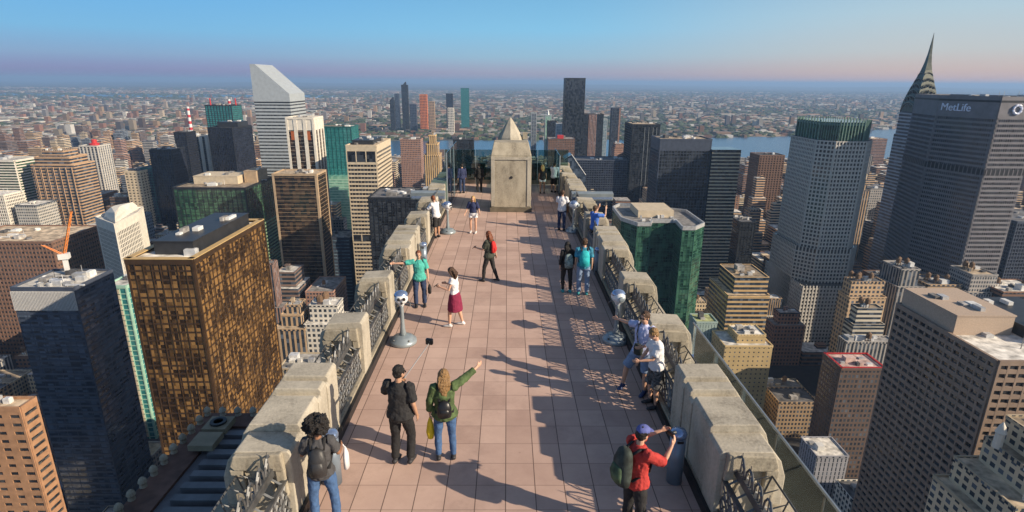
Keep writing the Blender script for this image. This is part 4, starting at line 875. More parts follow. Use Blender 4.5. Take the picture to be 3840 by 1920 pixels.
# ------------------------------------------------------------ terrace
def tilemat():
    m, t, n, l, p = newmat('pink_paving_tiles'); g = n.new('ShaderNodeNewGeometry'); mp = n.new('ShaderNodeMapping'); mp.inputs['Rotation'].default_value = (0, 0, 0)
    l.new(g.outputs['Position'], mp.inputs[0])
    sp = n.new('ShaderNodeSeparateXYZ'); l.new(mp.outputs[0], sp.inputs[0])
    u = math_(n, l, 'DIVIDE', math_(n, l, 'ADD', sp.outputs[0], 0), .478); v = math_(n, l, 'DIVIDE', sp.outputs[1], .56)
    du = math_(n, l, 'ABSOLUTE', math_(n, l, 'SUBTRACT', math_(n, l, 'FRACT', u), .5)); dv = math_(n, l, 'ABSOLUTE', math_(n, l, 'SUBTRACT', math_(n, l, 'FRACT', v), .5))
    ju = math_(n, l, 'GREATER_THAN', du, .484); jv = math_(n, l, 'GREATER_THAN', dv, .487)
    cb = n.new('ShaderNodeCombineXYZ'); l.new(math_(n, l, 'FLOOR', u), cb.inputs[0]); l.new(math_(n, l, 'FLOOR', v), cb.inputs[1])
    wn = n.new('ShaderNodeTexWhiteNoise'); wn.noise_dimensions = '2D'; l.new(cb.outputs[0], wn.inputs[0])
    no = n.new('ShaderNodeTexNoise'); no.inputs['Scale'].default_value = 1.3; no.inputs['Detail'].default_value = 8; no.inputs['Roughness'].default_value = .65; l.new(g.outputs['Position'], no.inputs['Vector'])
    n3 = n.new('ShaderNodeTexNoise'); n3.inputs['Scale'].default_value = .35; n3.inputs['Detail'].default_value = 3; l.new(g.outputs['Position'], n3.inputs['Vector'])
    s = math_(n, l, 'ADD', math_(n, l, 'MULTIPLY', wn.outputs[0], .22), math_(n, l, 'MULTIPLY', no.outputs[0], .55)); s = math_(n, l, 'ADD', s, math_(n, l, 'MULTIPLY', n3.outputs[0], .35))
    r = n.new('ShaderNodeValToRGB'); l.new(s, r.inputs[0]); e = r.color_ramp.elements; e[0].position = .3; e[0].color = (.38, .255, .21, 1); e[1].position = .8; e[1].color = (.60, .43, .355, 1)
    mx = n.new('ShaderNodeMix'); mx.data_type = 'RGBA'; l.new(ju, mx.inputs[0]); l.new(r.outputs[0], mx.inputs[6]); mx.inputs[7].default_value = (.13, .085, .07, 1)
    vo = n.new('ShaderNodeTexVoronoi'); vo.inputs['Scale'].default_value = 2.6; l.new(g.outputs['Position'], vo.inputs['Vector']); sp_ = math_(n, l, 'MULTIPLY', math_(n, l, 'LESS_THAN', vo.outputs['Distance'], .055), .35)
    n4 = n.new('ShaderNodeTexNoise'); n4.inputs['Scale'].default_value = .8; n4.inputs['Detail'].default_value = 10; n4.inputs['Roughness'].default_value = .75; l.new(g.outputs['Position'], n4.inputs['Vector'])
    st = n.new('ShaderNodeMapRange'); st.inputs[1].default_value = .52; st.inputs[2].default_value = .75; st.inputs[4].default_value = .45; l.new(n4.outputs[0], st.inputs[0])
    mD = n.new('ShaderNodeMix'); mD.data_type = 'RGBA'; l.new(math_(n, l, 'MAXIMUM', sp_, st.outputs[0]), mD.inputs[0]); l.new(mx.outputs[2], mD.inputs[6]); mD.inputs[7].default_value = (.22, .15, .125, 1); mx = mD
    m2 = n.new('ShaderNodeMix'); m2.data_type = 'RGBA'; l.new(math_(n, l, 'MULTIPLY', jv, .5), m2.inputs[0]); l.new(mx.outputs[2], m2.inputs[6]); m2.inputs[7].default_value = (.11, .07, .06, 1)
    l.new(m2.outputs[2], p.inputs['Base Color']); p.inputs['Roughness'].default_value = .8
    b = n.new('ShaderNodeBump'); b.inputs['Strength'].default_value = .25; b.inputs['Distance'].default_value = .01; l.new(no.outputs[0], b.inputs['Height']); l.new(b.outputs[0], p.inputs['Normal']); return m
def stonemat(name, base, dark, sc, amt):
    m, t, n, l, p = newmat(name); g = n.new('ShaderNodeNewGeometry'); mp = n.new('ShaderNodeMapping'); mp.inputs['Scale'].default_value = (1, 1, .45); l.new(g.outputs['Position'], mp.inputs[0])
    def noi(s_, d, vec, r=.6):
        x = n.new('ShaderNodeTexNoise'); x.inputs['Scale'].default_value = s_; x.inputs['Detail'].default_value = d; x.inputs['Roughness'].default_value = r; l.new(vec, x.inputs['Vector']); return x.outputs[0]
    a = noi(sc, 10, mp.outputs[0], .7); b_ = noi(22, 4, g.outputs['Position']); c = noi(.6, 2, g.outputs['Position'])
    s_ = math_(n, l, 'ADD', math_(n, l, 'MULTIPLY', a, .7), math_(n, l, 'MULTIPLY', b_, .3)); r = n.new('ShaderNodeValToRGB'); l.new(s_, r.inputs[0]); e = r.color_ramp.elements
    e[0].position = .5-amt; e[0].color = (*dark, 1); e[1].position = .5+amt*.55; e[1].color = (*base, 1); x = e.new(.5-amt*.15); x.color = tuple(.35*d+.65*q for d, q in zip(dark, base))+(1,)
    k = n.new('ShaderNodeVectorMath'); k.operation = 'SCALE'; l.new(r.outputs[0], k.inputs[0]); l.new(math_(n, l, 'MULTIPLY_ADD', c, .5, .76), k.inputs['Scale']); l.new(k.outputs[0], p.inputs['Base Color']); p.inputs['Roughness'].default_value = .92
    bp = n.new('ShaderNodeBump'); bp.inputs['Strength'].default_value = .7; bp.inputs['Distance'].default_value = .025; l.new(s_, bp.inputs['Height']); l.new(bp.outputs[0], p.inputs['Normal']); return m
m_stone = stonemat('weathered_limestone', (.47, .43, .35), (.20, .18, .145), 1.7, .17)
m_stone2 = stonemat('stained_limestone', (.41, .365, .28), (.15, .13, .10), 2.2, .17)
m_iron = M('cast_aluminium', (.13, .135, .14), .5, .6, .3, 6); m_black = M('black_kerb_metal', (.02, .02, .022), .5, .1, .3, 3)
m_vgrey = M('grey_enamel', (.28, .33, .36), .35, .3, .12, 4); m_vblue = M('silver_sky_tinted_cap', (.32, .42, .62), .25, .7, .08, 4); m_face = M('white_enamel', (.70, .72, .73), .35)  # the blue of the cap metal is sky reflection put into its colour
m_bin = M('blue_grey_enamel', (.20, .25, .31), .4, .3, .15, 3)
HW = 3.05
floor = MB(); floor.prism([(-4.2, -6), (4.2, -6), (4.2, 37.2), (-4.2, 37.2)], DZ-.25, DZ); o = floor.build('terrace_floor', tilemat()); o['kind'] = 'structure'
tw = empty('stone_skyscraper', (0, 0, 0), 0, 'pale stone skyscraper carrying the tiled terrace, seen from its top', 'building')
b = MB(); b.box(-4.15, 4.15, -6, 37, 0, DZ-.26); b.build('tower_body', m_stone, tw)
b = MB(); b.box(-15, 15, -105, -6.1, 0, DZ-9); b.build('tower_slab', m_stone, tw)
b = MB(); b.box(4.16, 6.2, -6, 31, 0, DZ-2.3); b.build('side_ledge', m_stone, tw)
b = MB(); b.box(-6.0, -4.16, -6, 31, 0, DZ-6.3); b.build('side_ledge', m_stone, tw)
# lower roof on the left with knobs and slats
m_brk = M('red_brown_gutter', (.14, .075, .055), .8, 0, .4, 1.5, detail=8); m_slat = M('dark_roof_slat', (.15, .155, .17), .6, .2, .25, 1)
LZ = DZ-12
b = MB(); b.box(-17.0, -6.01, -6, 28.6, 0, LZ); b.build('lower_wing', m_stone, tw)
b = MB(); b.box(-16.9, -15.5, -6, 28.5, LZ+.01, LZ+.25); b.box(-15.49, -6.1, 27.2, 28.5, LZ+.01, LZ+.25); b.build('gutter', m_brk, tw)
b = MB(); b.box(-15.48, -6.05, -6, 27.18, LZ+.01, LZ+.12); b.build('lower_roof', M('lead_roof', (.13, .13, .14), .8, 0, .3, .8), tw)
for k in range(39):
    b = MB(); b.box(-14.9, -10.8, -5+k*.82, -5+k*.82+.42, LZ+.13, LZ+.42); b.build('roof_slat', m_slat, tw)
for k in range(34):
    b = MB(); b.lathe([(0, 0), (.17, 0), (.14, .16), (.2, .26), (.16, .4), (.07, .5), (0, .52)], (-16.75, 28.3-k*.85, LZ+.25), 10); o = b.build('stone_knob', m_stone2, tw)
for k in range(8):
    b = MB(); b.lathe([(0, 0), (.17, 0), (.14, .16), (.2, .26), (.16, .4), (.07, .5), (0, .52)], (-15.9+k*.85, 28.3, LZ+.25), 10); b.build('stone_knob', m_stone, tw)
for hi, (x, y) in enumerate((at(827, 1630, LZ), at(779, 1692, LZ))):
    b = MB(); b.box(x-.62, x+.62, y-.6, y+.6, LZ+.43, LZ+.75); h_ = b.build('roof_hatch', M('hatch_tan', (.26, .22, .15), .8), tw)
    if hi: continue
    b = MB(); b.lathe([(.25, 0), (.42, 0), (.42, .1), (.25, .1), (.25, 0)], (x, y, LZ+.76), 14); b.build('hatch_fan', m_darkmet, h_)
for xx in (-10.3, -9.4):
    b = MB(); b.tube([(xx, -5, LZ+.6), (xx, 27, LZ+.6)], .09, 6)
    for k in range(16): b.tube([(xx, -5+k*2.1, LZ+.13), (xx, -5+k*2.1, LZ+.6)], .05, 5)
    b.build('roof_pipe', m_black, tw)
# parapet blocks
def block(side, y0, y1, nm, label, short=False):
    s = side; r = empty('parapet_block', (s*HW, (y0+y1)/2, DZ), 0, label, 'parapet', 'stone parapet blocks along both sides of the terrace'); h = (y1-y0)/2
    def X(a): return s*a
    def bx(b, a0, a1, ya, yb, za, zb): b.box(min(X(a0), X(a1)), max(X(a0), X(a1)), ya, yb, za, zb)
    def ext(b, prof, ya, yb):
        pr = [(X(a), z) for a, z in prof]
        if s < 0: pr = pr[::-1]
        b.ext(pr, 'Y', ya, yb)
    b = MB()
    if not short:
        segs = [(-h, -h+.5, 1.24), (-h+.5, -h+1.32, 1.36), (-h+1.32, -h+1.5, 1.27), (-h+1.5, h-.62, 1.38), (h-.62, h, 1.38)]
        segs = segs[:4]+[(h-.62, h-.5, 1.30), (h-.5, h, 1.40)]
        for i, (ya, yb, z) in enumerate(segs):
            e = .02*(i % 2); ext(b, [(.02+e, 0), (.86+e, 0), (1.02-e, .35), (1.02-e, z-.42), (.93-e, z-.16), (.80, z), (.06+e, z+.0), (.02+e, z-.05)], ya, yb)
    else:
        ext(b, [(.02, 0), (.80, 0), (.98, .3), (.98, .8), (.92, 1.12), (.76, 1.34), (.06, 1.38), (.02, 1.32)], -h, h)
    o = b.build('stone_body', m_stone, r); bm_bevel(o, .014)
    b = MB()   # carved tongue on the face towards the camera
    f = -h
    ext(b, [(.10, .98), (.80, .98), (.86, 1.05), (.80, 1.22), (.12, 1.26)], f-.10, f-.003); ext(b, [(.66, .25), (.82, .25), (.88, .99), (.68, .99)], f-.09, f-.004); ext(b, [(.08, .55), (.22, .45), (.24, .99), (.10, .99)], f-.08, f-.005)
    o = b.build('carved_front', m_stone2, r); bm_bevel(o, .02)
    b = MB(); pts = [(X(.24), f-.06, .5), (X(.3), f-.07, .75), (X(.44), f-.07, .92), (X(.58), f-.07, .75), (X(.66), f-.06, .5)]; b.tube(pts, .035, 6); b.build('arch_moulding', m_stone2, r)
    return r
def bm_bevel(o, w):
    md = o.modifiers.new('bevel', 'BEVEL'); md.width = w; md.segments = 2; md.limit_method = 'ANGLE'
SPANS = [(7.0, 9.4, 0), (11.25, 11.85, 1), (14.2, 14.8, 1), (17.4, 19.8, 0), (21.7, 22.3, 1), (24.7, 25.3, 1), (27.8, 30.2, 0), (32.0, 32.6, 1), (34.8, 35.4, 1), (-3.4, -1.0, 0), (.85, 1.45, 1), (3.8, 4.4, 1)]
ordn = {7.0: 'nearest long', 11.25: 'first short', 14.2: 'second short', 17.4: 'middle long', 21.7: 'third short', 24.7: 'fourth short', 27.8: 'far long', 32.0: 'fifth short', 34.8: 'last short'}
for (a, c, sh) in SPANS:
    if a < 5: continue
    for s in (-1, 1): block(s, a, c, '', f'{ordn[a]} stone block of the {"left" if s < 0 else "right"} parapet', sh)
# continuous stone sill and black kerb
for s in (-1, 1):
    side = 'left' if s < 0 else 'right'
    r = empty('parapet_sill', (s*HW, 18, DZ), 0, f'low stone sill under the railings of the {side} parapet', 'parapet'); b = MB(); x0, x1 = sorted((s*.03, s*.98)); b.box(x0, x1, -24, 18, .0, .22); x0, x1 = sorted((s*.75, s*1.0)); b.box(x0, x1, -24, 18, .221, .34); b.build('sill_stone', m_stone2, r)
    b = MB(); x0, x1 = sorted((-s*.045, s*.015)); b.box(x0, x1, -24, 18, .004, .17); b.build('kerb_strip', m_black, r)
# railings between the blocks
def railing(s, y0, y1, label):
    x = .12*s; L = y1-y0; r = empty('iron_railing', (s*HW, (y0+y1)/2, DZ), 0, label, 'railing', 'ornate railings between the parapet blocks'); h = L/2
    b = MB(); z0, z1 = .26, .80; n = max(3, round(L/.24)); st = L/n
    for i in range(n):
        for j in range(2):
            cy = -h+st*(i+.5); cz = z0+.14+j*.25; rr = st*.5; b.tube([(x, cy+rr*math.cos(a), cz+.125*math.sin(a)) for a in [k*math.pi/4 for k in range(9)]], .022, 4)
            b.tube([(x-.01, cy-.07, cz-.09), (x-.01, cy+.07, cz+.09)], .016, 4); b.tube([(x+.01, cy+.07, cz-.09), (x+.01, cy-.07, cz+.09)], .016, 4)
    b.build('pierced_grille', m_iron, r)
    b = MB(); b.box(x-.03, x+.03, -h, h, z0-.03, z0+.02); b.box(x-.03, x+.03, -h, h, z1-.02, z1+.02); b.build('grille_frame', m_iron, r)
    b = MB(); b.box(x-.035+.16*s, x+.035+.16*s, -h, h, .90, 1.03); b.build('top_rail', m_iron, r)
    n2 = max(3, round(L/.30)); st = L/n2
    for i in range(n2):
        cy = -h+st*(i+.5); b = MB(); X1 = x+.16*s
        b.tube([(x, cy, z1), (X1, cy, .9)], .02, 4)
        b.tube([(X1, cy-st*.42*math.cos(a), 1.03+.24*math.sin(a)) for a in [k*math.pi/5 for k in range(6)]], .018, 4)
        b.tube([(X1, cy, 1.03), (X1, cy, 1.34)], [.016, .006], 4); b.tube([(X1+.0, cy-.05, 1.03), (X1, cy-.09, 1.12), (X1, cy-.03, 1.18)], .012, 4)
        b.tube([(X1, cy, .97), (X1+.22*s, cy+.05, .84), (X1+.42*s, cy, .96)], [.02, .016, .008], 4)
        b.build('scroll_crest', m_iron, r)
    b = MB(); b.tube([(X1+.5*s, -h, .90), (X1+.5*s, h, .90)], .018, 4); b.tube([(X1+.34*s, -h, .45), (X1+.34*s, h, .45)], .018, 4)
    for i in range(int(L/.5)+1): b.tube([(X1+.34*s, -h+i*.5, .35), (X1+.5*s, -h+i*.5, .9)], .014, 4)
    b.build('outer_guard', m_iron, r)
ends = sorted([(a, c) for a, c, _ in SPANS]); k = 0; names = ['nearest', 'second', 'third', 'fourth', 'fifth', 'sixth', 'seventh', 'eighth', 'ninth', 'tenth']
for i in range(len(ends)-1):
    y0, y1 = ends[i][1], ends[i+1][0]
    if y1 < 5: continue
    for s in (-1, 1): railing(s, y0+.01, y1-.01, f'{names[k]} wrought railing panel of the {"left" if s < 0 else "right"} parapet')
    k += 1
# round topped slabs and buttresses outside
kf = 0
for a, zt in ((4.1, -.15), (11.55, .1), (14.5, .1), (22.0, .1), (25.0, .1)):
    for s in (-1, 1):
        r = empty('stone_finial', (s*4.5, a, DZ-2.2), 0, f'round topped stone slab outside the {"left" if s < 0 else "right"} parapet, number {kf//2+1} going away' if False else f'{names[kf//2]} round topped stone slab outside the {"left" if s < 0 else "right"} parapet', 'finial', 'round topped stone slabs outside the parapet'); kf += 1
        b = MB(); z = zt+2.2-.42; prof = [(-.42, 0), (.42, 0)]+[(.42*math.cos(t), z+.42*math.sin(t)) for t in [i*math.pi/8 for i in range(9)]]; b.ext(prof, 'Y', -.16, .16); o = b.build('slab_stone', m_stone2, r); bm_bevel(o, .03)
        b = MB(); b.box(-.22, .22, -.2, -.155, z-.5, z+.1); b.build('recess_panel', m_stone, r)
for s in (-1, 1):
    r = empty('stone_buttress', (s*4.6, 7.6, DZ-3), 0, f'sloping stone buttress below the nearest long block of the {"left" if s < 0 else "right"} parapet', 'buttress'); b = MB(); pr = [(-.4, 0), (.6, 0), (.55, 1.9), (.25, 2.5), (-.4, 2.6)]; pr = pr if s > 0 else [(-u, v) for u, v in pr][::-1]
    b.ext(pr, 'Y', -1.4, 1.0); o = b.build('buttress_stone', m_stone2, r); bm_bevel(o, .04)
# glass guard on the lower ledge, right
def glassm(name, tint, gl=.12):
    m = bpy.data.materials.new(name); m.use_nodes = True; n = m.node_tree.nodes; l = m.node_tree.links; n.clear(); o = n.new('ShaderNodeOutputMaterial'); t = n.new('ShaderNodeBsdfTransparent'); t.inputs[0].default_value = (*tint, 1); g = n.new('ShaderNodeBsdfGlossy'); g.inputs['Roughness'].default_value = .05; g.inputs[0].default_value = (.8, .9, 1, 1)
    f = n.new('ShaderNodeFresnel'); f.inputs[0].default_value = 1.5; a = n.new('ShaderNodeMath'); a.operation = 'MULTIPLY_ADD'; l.new(f.outputs[0], a.inputs[0]); a.inputs[1].default_value = 1; a.inputs[2].default_value = gl*.3; x = n.new('ShaderNodeMixShader'); l.new(a.outputs[0], x.inputs[0]); l.new(t.outputs[0], x.inputs[1]); l.new(g.outputs[0], x.inputs[2]); l.new(x.outputs[0], o.inputs[0]); return m
m_gl = glassm('clear_guard_glass', (.93, .97, .96), 0); m_gl2 = glassm('tinted_screen_glass', (.50, .64, .64))
r = empty('glass_guard', (6.05, 7, DZ-2.3), 0, 'glass guard with a thin pale rail on the ledge right of the parapet', 'glass fence')
for k in range(11):
    b = MB(); b.box(-.01, .01, -12+k*2.0, -12+k*2.0+1.94, .1, 1.14); b.build('glass_pane', m_gl, r)
    b = MB(); b.box(-.03, .03, -12.05+k*2.0, -12+k*2.0-.01, 0, 1.14); b.build('post', m_iron, r)
b = MB(); b.tube([(0, -12, 1.18), (0, 10, 1.18)], .035, 6); b.build('rail', m_bin, r)
# tall glass screens at the far end
for s in (-1, 1):
    r = empty('glass_screen', (s*3.0, 32.4, DZ), 0, f'tall tinted glass screen at the far {"left" if s < 0 else "right"} corner of the terrace', 'glass screen')
    n_ = 3 if s < 0 else 2; ys = -3.8 if s < 0 else 0.2
    for k in range(n_):
        b = MB(); y = ys+k*1.9; b.box(-.012, .012, y, y+1.86, .1, 2.9 if s < 0 else 2.3-(1-k)*0); b.build('glass_pane', m_gl2, r); b = MB(); b.box(-.03, .03, y-.03, y-.005, 0, 2.9 if s < 0 else 2.3); b.build('post', m_vgrey, r)
r = empty('glass_screen', (0, 36.3, DZ), 0, 'glass screen closing the far end of the terrace behind the chimney', 'glass screen')
for k in range(4):
    b = MB(); x = -3.9+k*1.95; b.box(x, x+1.9, -.012, .012, .3, 2.2); b.build('glass_pane', m_gl2, r); b = MB(); b.box(x-.04, x-.01, -.03, .03, 0, 2.2); b.build('post', m_vgrey, r)
r = empty('end_parapet', (0, 36.9, DZ), 0, 'stone parapet across the far end of the terrace', 'parapet'); b = MB(); b.box(-4.1, 4.1, -.3, .3, 0, 1.0); o = b.build('stone_body', m_stone, r); bm_bevel(o, .05)
b = MB()
for k in range(5): b.box(-4.0+k*1.8, -3.2+k*1.8, -.36, .36, 1.001, 1.3)
b.build('coping', m_stone2, r)
# chimney
xa, ya = at(1841, 795, DZ); xb, yb = at(1990, 795, DZ); w = (xb-xa)/2; cx = (xa+xb)/2; Y = (ya+yb)/2
r = empty('stone_chimney', (cx, Y+w, DZ), 0, 'square stone chimney with sloping shoulders standing in the middle of the terrace', 'chimney'); zt = 2.80
b = MB(); b.box(-w-.05, w+.05, -w-.05, w+.05, 0, .22); b.build('plinth', M('dark_plinth', (.13, .11, .08), .9, 0, .3, 3), r)
b = MB(); b.box(-w, w, -w, w, .221, zt); b.prism([(-w, -w), (w, -w), (w, w), (-w, w)], zt+.001, zt+.62, [(-w*.86, -w*.62), (w*.86, -w*.62), (w*.86, w*.62), (-w*.86, w*.62)]); o = b.build('shaft', m_stone2, r); bm_bevel(o, .035)
b = MB(); 
for x0, x1 in ((-w+.02, -w+.2), (w-.2, w-.02)): b.box(x0, x1, -w-.03, -w-.002, .3, zt-.02)
b.box(-w+.02, w-.02, -w-.045, -w-.002, zt-.18, zt-.06); b.build('corner_strips', m_stone, r)
b = MB(); b.lathe([(0, 0), (.07, 0), (.07, .03), (0, .05)], (0, 0, 0), 12); o = b.build('iron_boss', m_black, r); o.location = (.02, -w-.005, 1.75); o.rotation_euler = (R(90), 0, 0)
x, y = at(1910, 520, DZ+3.2); r = empty('stone_pinnacle', (cx-.02, 33.6, DZ), 0, 'pointed stone pinnacle rising behind the chimney', 'pinnacle'); A = atY(1912, 441, 33.6)
b = MB(); b.lathe([(0, 0), (.95, 0), (.95, A.z-DZ-1.35), (.74, A.z-DZ-1.3), (.70, A.z-DZ-1.1), (.36, A.z-DZ-.5), (.20, A.z-DZ-.22), (.03, A.z-DZ), (0, A.z-DZ)], (0, 0, 0), 8); o = b.build('pinnacle_stone', m_stone, r)
b = MB(); b.box(.72, .98, -.2, .2, A.z-DZ-1.19, A.z-DZ-.82); b.build('corner_knob', m_stone2, r)
# floodlight housings
for s, x0, x1 in ((-1, -4.6, -2.95), (1, 3.1, 5.1)):
    r = empty('floodlight_housing', ((x0+x1)/2, 27.2, DZ), 0, f'long grey floodlight housing over the {"left" if s < 0 else "right"} parapet', 'floodlight'); w_ = (x1-x0)/2
    b = MB(); b.ext([(-.16, .86), (.16, .86), (.2, 1.18), (.1, 1.26), (-.2, 1.2)], 'X', -w_, w_); o = b.build('housing', m_vgrey, r); bm_bevel(o, .02)
    b = MB(); b.box(-w_+.05, w_-.05, -.18, -.165, .92, 1.14); b.build('lamp_glass', m_vblue, r)
    for q in (-.8, .8):
        b = MB(); b.box(q*w_*.9-.03, q*w_*.9+.03, -.03, .03, .2, .86); b.build('bracket', m_iron, r)
# coin viewers
def viewer(px, py, rz, label, pale=True):
    x, y = at(px*K, py*K, DZ); r = empty('coin_viewer', (x, y, DZ), R(rz), label, 'viewer', 'coin operated viewers along the terrace')
    b = MB(); b.lathe([(0, 0), (.33, 0), (.34, .03), (.33, .10), (.27, .12), (.25, .17), (.17, .19), (.10, .22), (0, .22)], (0, 0, .003), 24); b.build('base', m_vgrey, r, True)
    for k in range(4):
        q = MB(); a = k*math.pi/2+.5; q.ball((.27*math.cos(a), .27*math.sin(a), .135), .03, 8, 5); q.build('bolt', m_iron, r)
    b = MB(); b.lathe([(0, .2), (.10, .2), (.07, .32), (.052, .5), (.045, .95), (.06, 1.02), (0, 1.02)], (0, 0, 0), 16); b.build('pole', m_vgrey, r, True)
    b = MB(); b.loft([(0, -.13, 1.2), (0, -.06, 1.21), (0, .08, 1.21), (0, .17, 1.2)], [(.15, .13), (.165, .165), (.16, .16), (.12, .12)], (1, 0, 0), 16, .4); b.loft([(0, 0, 1.0), (0, 0, 1.1)], [(.06, .06), (.10, .09)], (1, 0, 0), 12, 0); b.build('head', m_face, r, True)
    b = MB(); b.lathe([(.172, -.0), (.168, .05), (.13, .095), (.06, .125), (0, .13)], (0, 0, 1.26), 18); b.build('cap', m_vblue, r, True)
    for q in (-.065, .065):
        b = MB(); b.loft([(q, -.18, 1.24), (q, -.24, 1.24)], [(.032, .032), (.036, .036)], (1, 0, 0), 10, .2); b.build('eyepiece', m_black, r, True)
    b = MB(); b.loft([(0, -.18, 1.13), (0, -.20, 1.13)], [(.028, .035), (.028, .035)], (1, 0, 0), 8, .2); b.build('coin_slot', m_darkmet, r)
    b = MB(); b.loft([(0, .2, 1.22), (0, .26, 1.22)], [(.07, .06), (.08, .07)], (1, 0, 0), 12, .2); b.build('lens_hood', m_vgrey, r, True)
    b = MB(); b.tube([(.16, 0, 1.12), (.22, -.05, 1.05), (.2, -.08, .98)], .014, 6); b.build('handle', m_iron, r)
viewer(1015, 862, 12, 'coin viewer with a white face like front near the left parapet')
viewer(1548, 858, 190, 'coin viewer seen from behind near the right parapet, in front of the two men')
viewer(1127, 586, 60, 'far coin viewer by the left parapet beside the man in white')
viewer(1441, 583, 230, 'far coin viewer by the right parapet beside the man in white')
def bin_(x, y, label):
    r = empty('litter_bin', (x, y, DZ), 0, label, 'litter bin', 'slim cylindrical litter bins by the parapets'); b = MB(); b.lathe([(0, .005), (.125, .005), (.125, .86), (0, .86)], (0, 0, 0), 20); b.build('drum', m_bin, r, True)
    b = MB(); b.lathe([(.10, .861), (.132, .861), (.134, .92), (.11, .965), (.03, .975), (0, .975)], (0, 0, 0), 20); b.build('lid', m_vblue, r, True)
    b = MB(); b.box(-.05, .05, -.136, -.11, .80, .84); b.build('slot', m_black, r)
bin_(2.78, 7.95, 'slim blue grey litter bin by the nearest long block of the right parapet'); bin_(*at(2240, 1030, DZ), 'slim blue grey litter bin behind the man with the turquoise backpack')
bin_(-2.80, 7.9, 'slim litter bin by the left parapet beside the woman with curly dark hair'); bin_(*at(1590, 1010, DZ), 'slim litter bin behind the woman in the teal top')
# ------------------------------------------------------------ people
def cloth(name, col, var=.18, sc=14, rough=.85, bump=.5): return M(name, col, rough, 0, var, sc, bump=bump, detail=5)
skin_l = M('light_skin', (.55, .32, .22), .55, 0, .06, 8); skin_d = M('brown_skin', (.28, .14, .08), .55, 0, .08, 8); skin_t = M('tanned_skin', (.44, .25, .16), .55, 0, .06, 8)
c_black = cloth('black_cotton', (.018, .018, .020)); c_gbl = cloth('charcoal_cotton', (.055, .055, .06)); c_white = cloth('white_cotton', (.68, .68, .70), .06); c_blue = cloth('bright_blue_cotton', (.06, .16, .55)); c_jean = cloth('blue_denim', (.05, .11, .24)); c_djean = cloth('dark_denim', (.022, .04, .10)); c_ljean = cloth('washed_denim', (.20, .28, .42))
c_green = cloth('olive_green_jacket', (.07, .11, .04), .45, 8); c_teal = cloth('teal_cotton', (.06, .38, .32)); c_mar = cloth('maroon_cotton', (.20, .012, .05)); c_red = cloth('red_cotton', (.42, .035, .03)); c_navy = cloth('navy_cotton', (.02, .03, .09)); c_tblue = cloth('teal_blue_tie_dye', (.04, .24, .36), .5, 9); c_pale = cloth('pale_blue_cotton', (.42, .46, .68), .1); c_pat = cloth('patterned_shorts', (.10, .10, .10), .9, 22); c_turq = cloth('turquoise_nylon', (.02, .42, .45)); c_yel = cloth('yellow_plastic', (.75, .55, .02), .1, 5, .4); c_gbp = cloth('grey_patterned_nylon', (.18, .24, .24), .6, 18); c_ggr = cloth('black_green_nylon', (.03, .04, .035), .6, 10); c_cap = cloth('blue_cap_fabric', (.10, .12, .34))
h_black = M('black_hair', (.012, .010, .010), .6, 0, .4, 30, bump=1, stretch=(4, 4, .6)); h_brown = M('brown_hair', (.07, .035, .018), .5, 0, .4, 30, bump=1, stretch=(4, 4, .6)); h_blond = M('blond_hair', (.50, .30, .10), .5, 0, .45, 26, bump=1, stretch=(4, 4, .5)); h_auburn = M('auburn_hair', (.16, .045, .015), .5, 0, .4, 30, bump=1); h_ltb = M('light_brown_hair', (.26, .15, .06), .5, 0, .4, 26, bump=1, stretch=(4, 4, .5))
m_lens = M('sunglass_lens', (.01, .01, .012), .1); m_shoeb = M('dark_shoe', (.03, .03, .035), .6); m_shoew = M('white_shoe', (.65, .65, .65), .6); m_shoeblue = M('navy_shoe', (.02, .04, .12), .6); m_shoet = M('turquoise_shoe', (.05, .35, .38), .6); m_phone = M('black_phone', (.01, .01, .012), .2)
V = Vector
def rm(o, vox, it=3, fac=.5):
    a = o.modifiers.new('remesh', 'REMESH'); a.mode = 'VOXEL'; a.voxel_size = vox; a.use_smooth_shade = True
    if it: s = o.modifiers.new('smooth', 'SMOOTH'); s.iterations = it; s.factor = fac
tex_fold = bpy.data.textures.new('cloth_folds', 'CLOUDS'); tex_fold.noise_scale = .09; tex_fold.noise_depth = 2
tex_hair = bpy.data.textures.new('hair_locks', 'CLOUDS'); tex_hair.noise_scale = .03; tex_hair.noise_depth = 3
def folds(o, st, tx=None):
    d = o.modifiers.new('folds', 'DISPLACE'); d.texture = tx or tex_fold; d.strength = st; d.mid_level = .42; d.texture_coords = 'LOCAL'
class Fig: pass
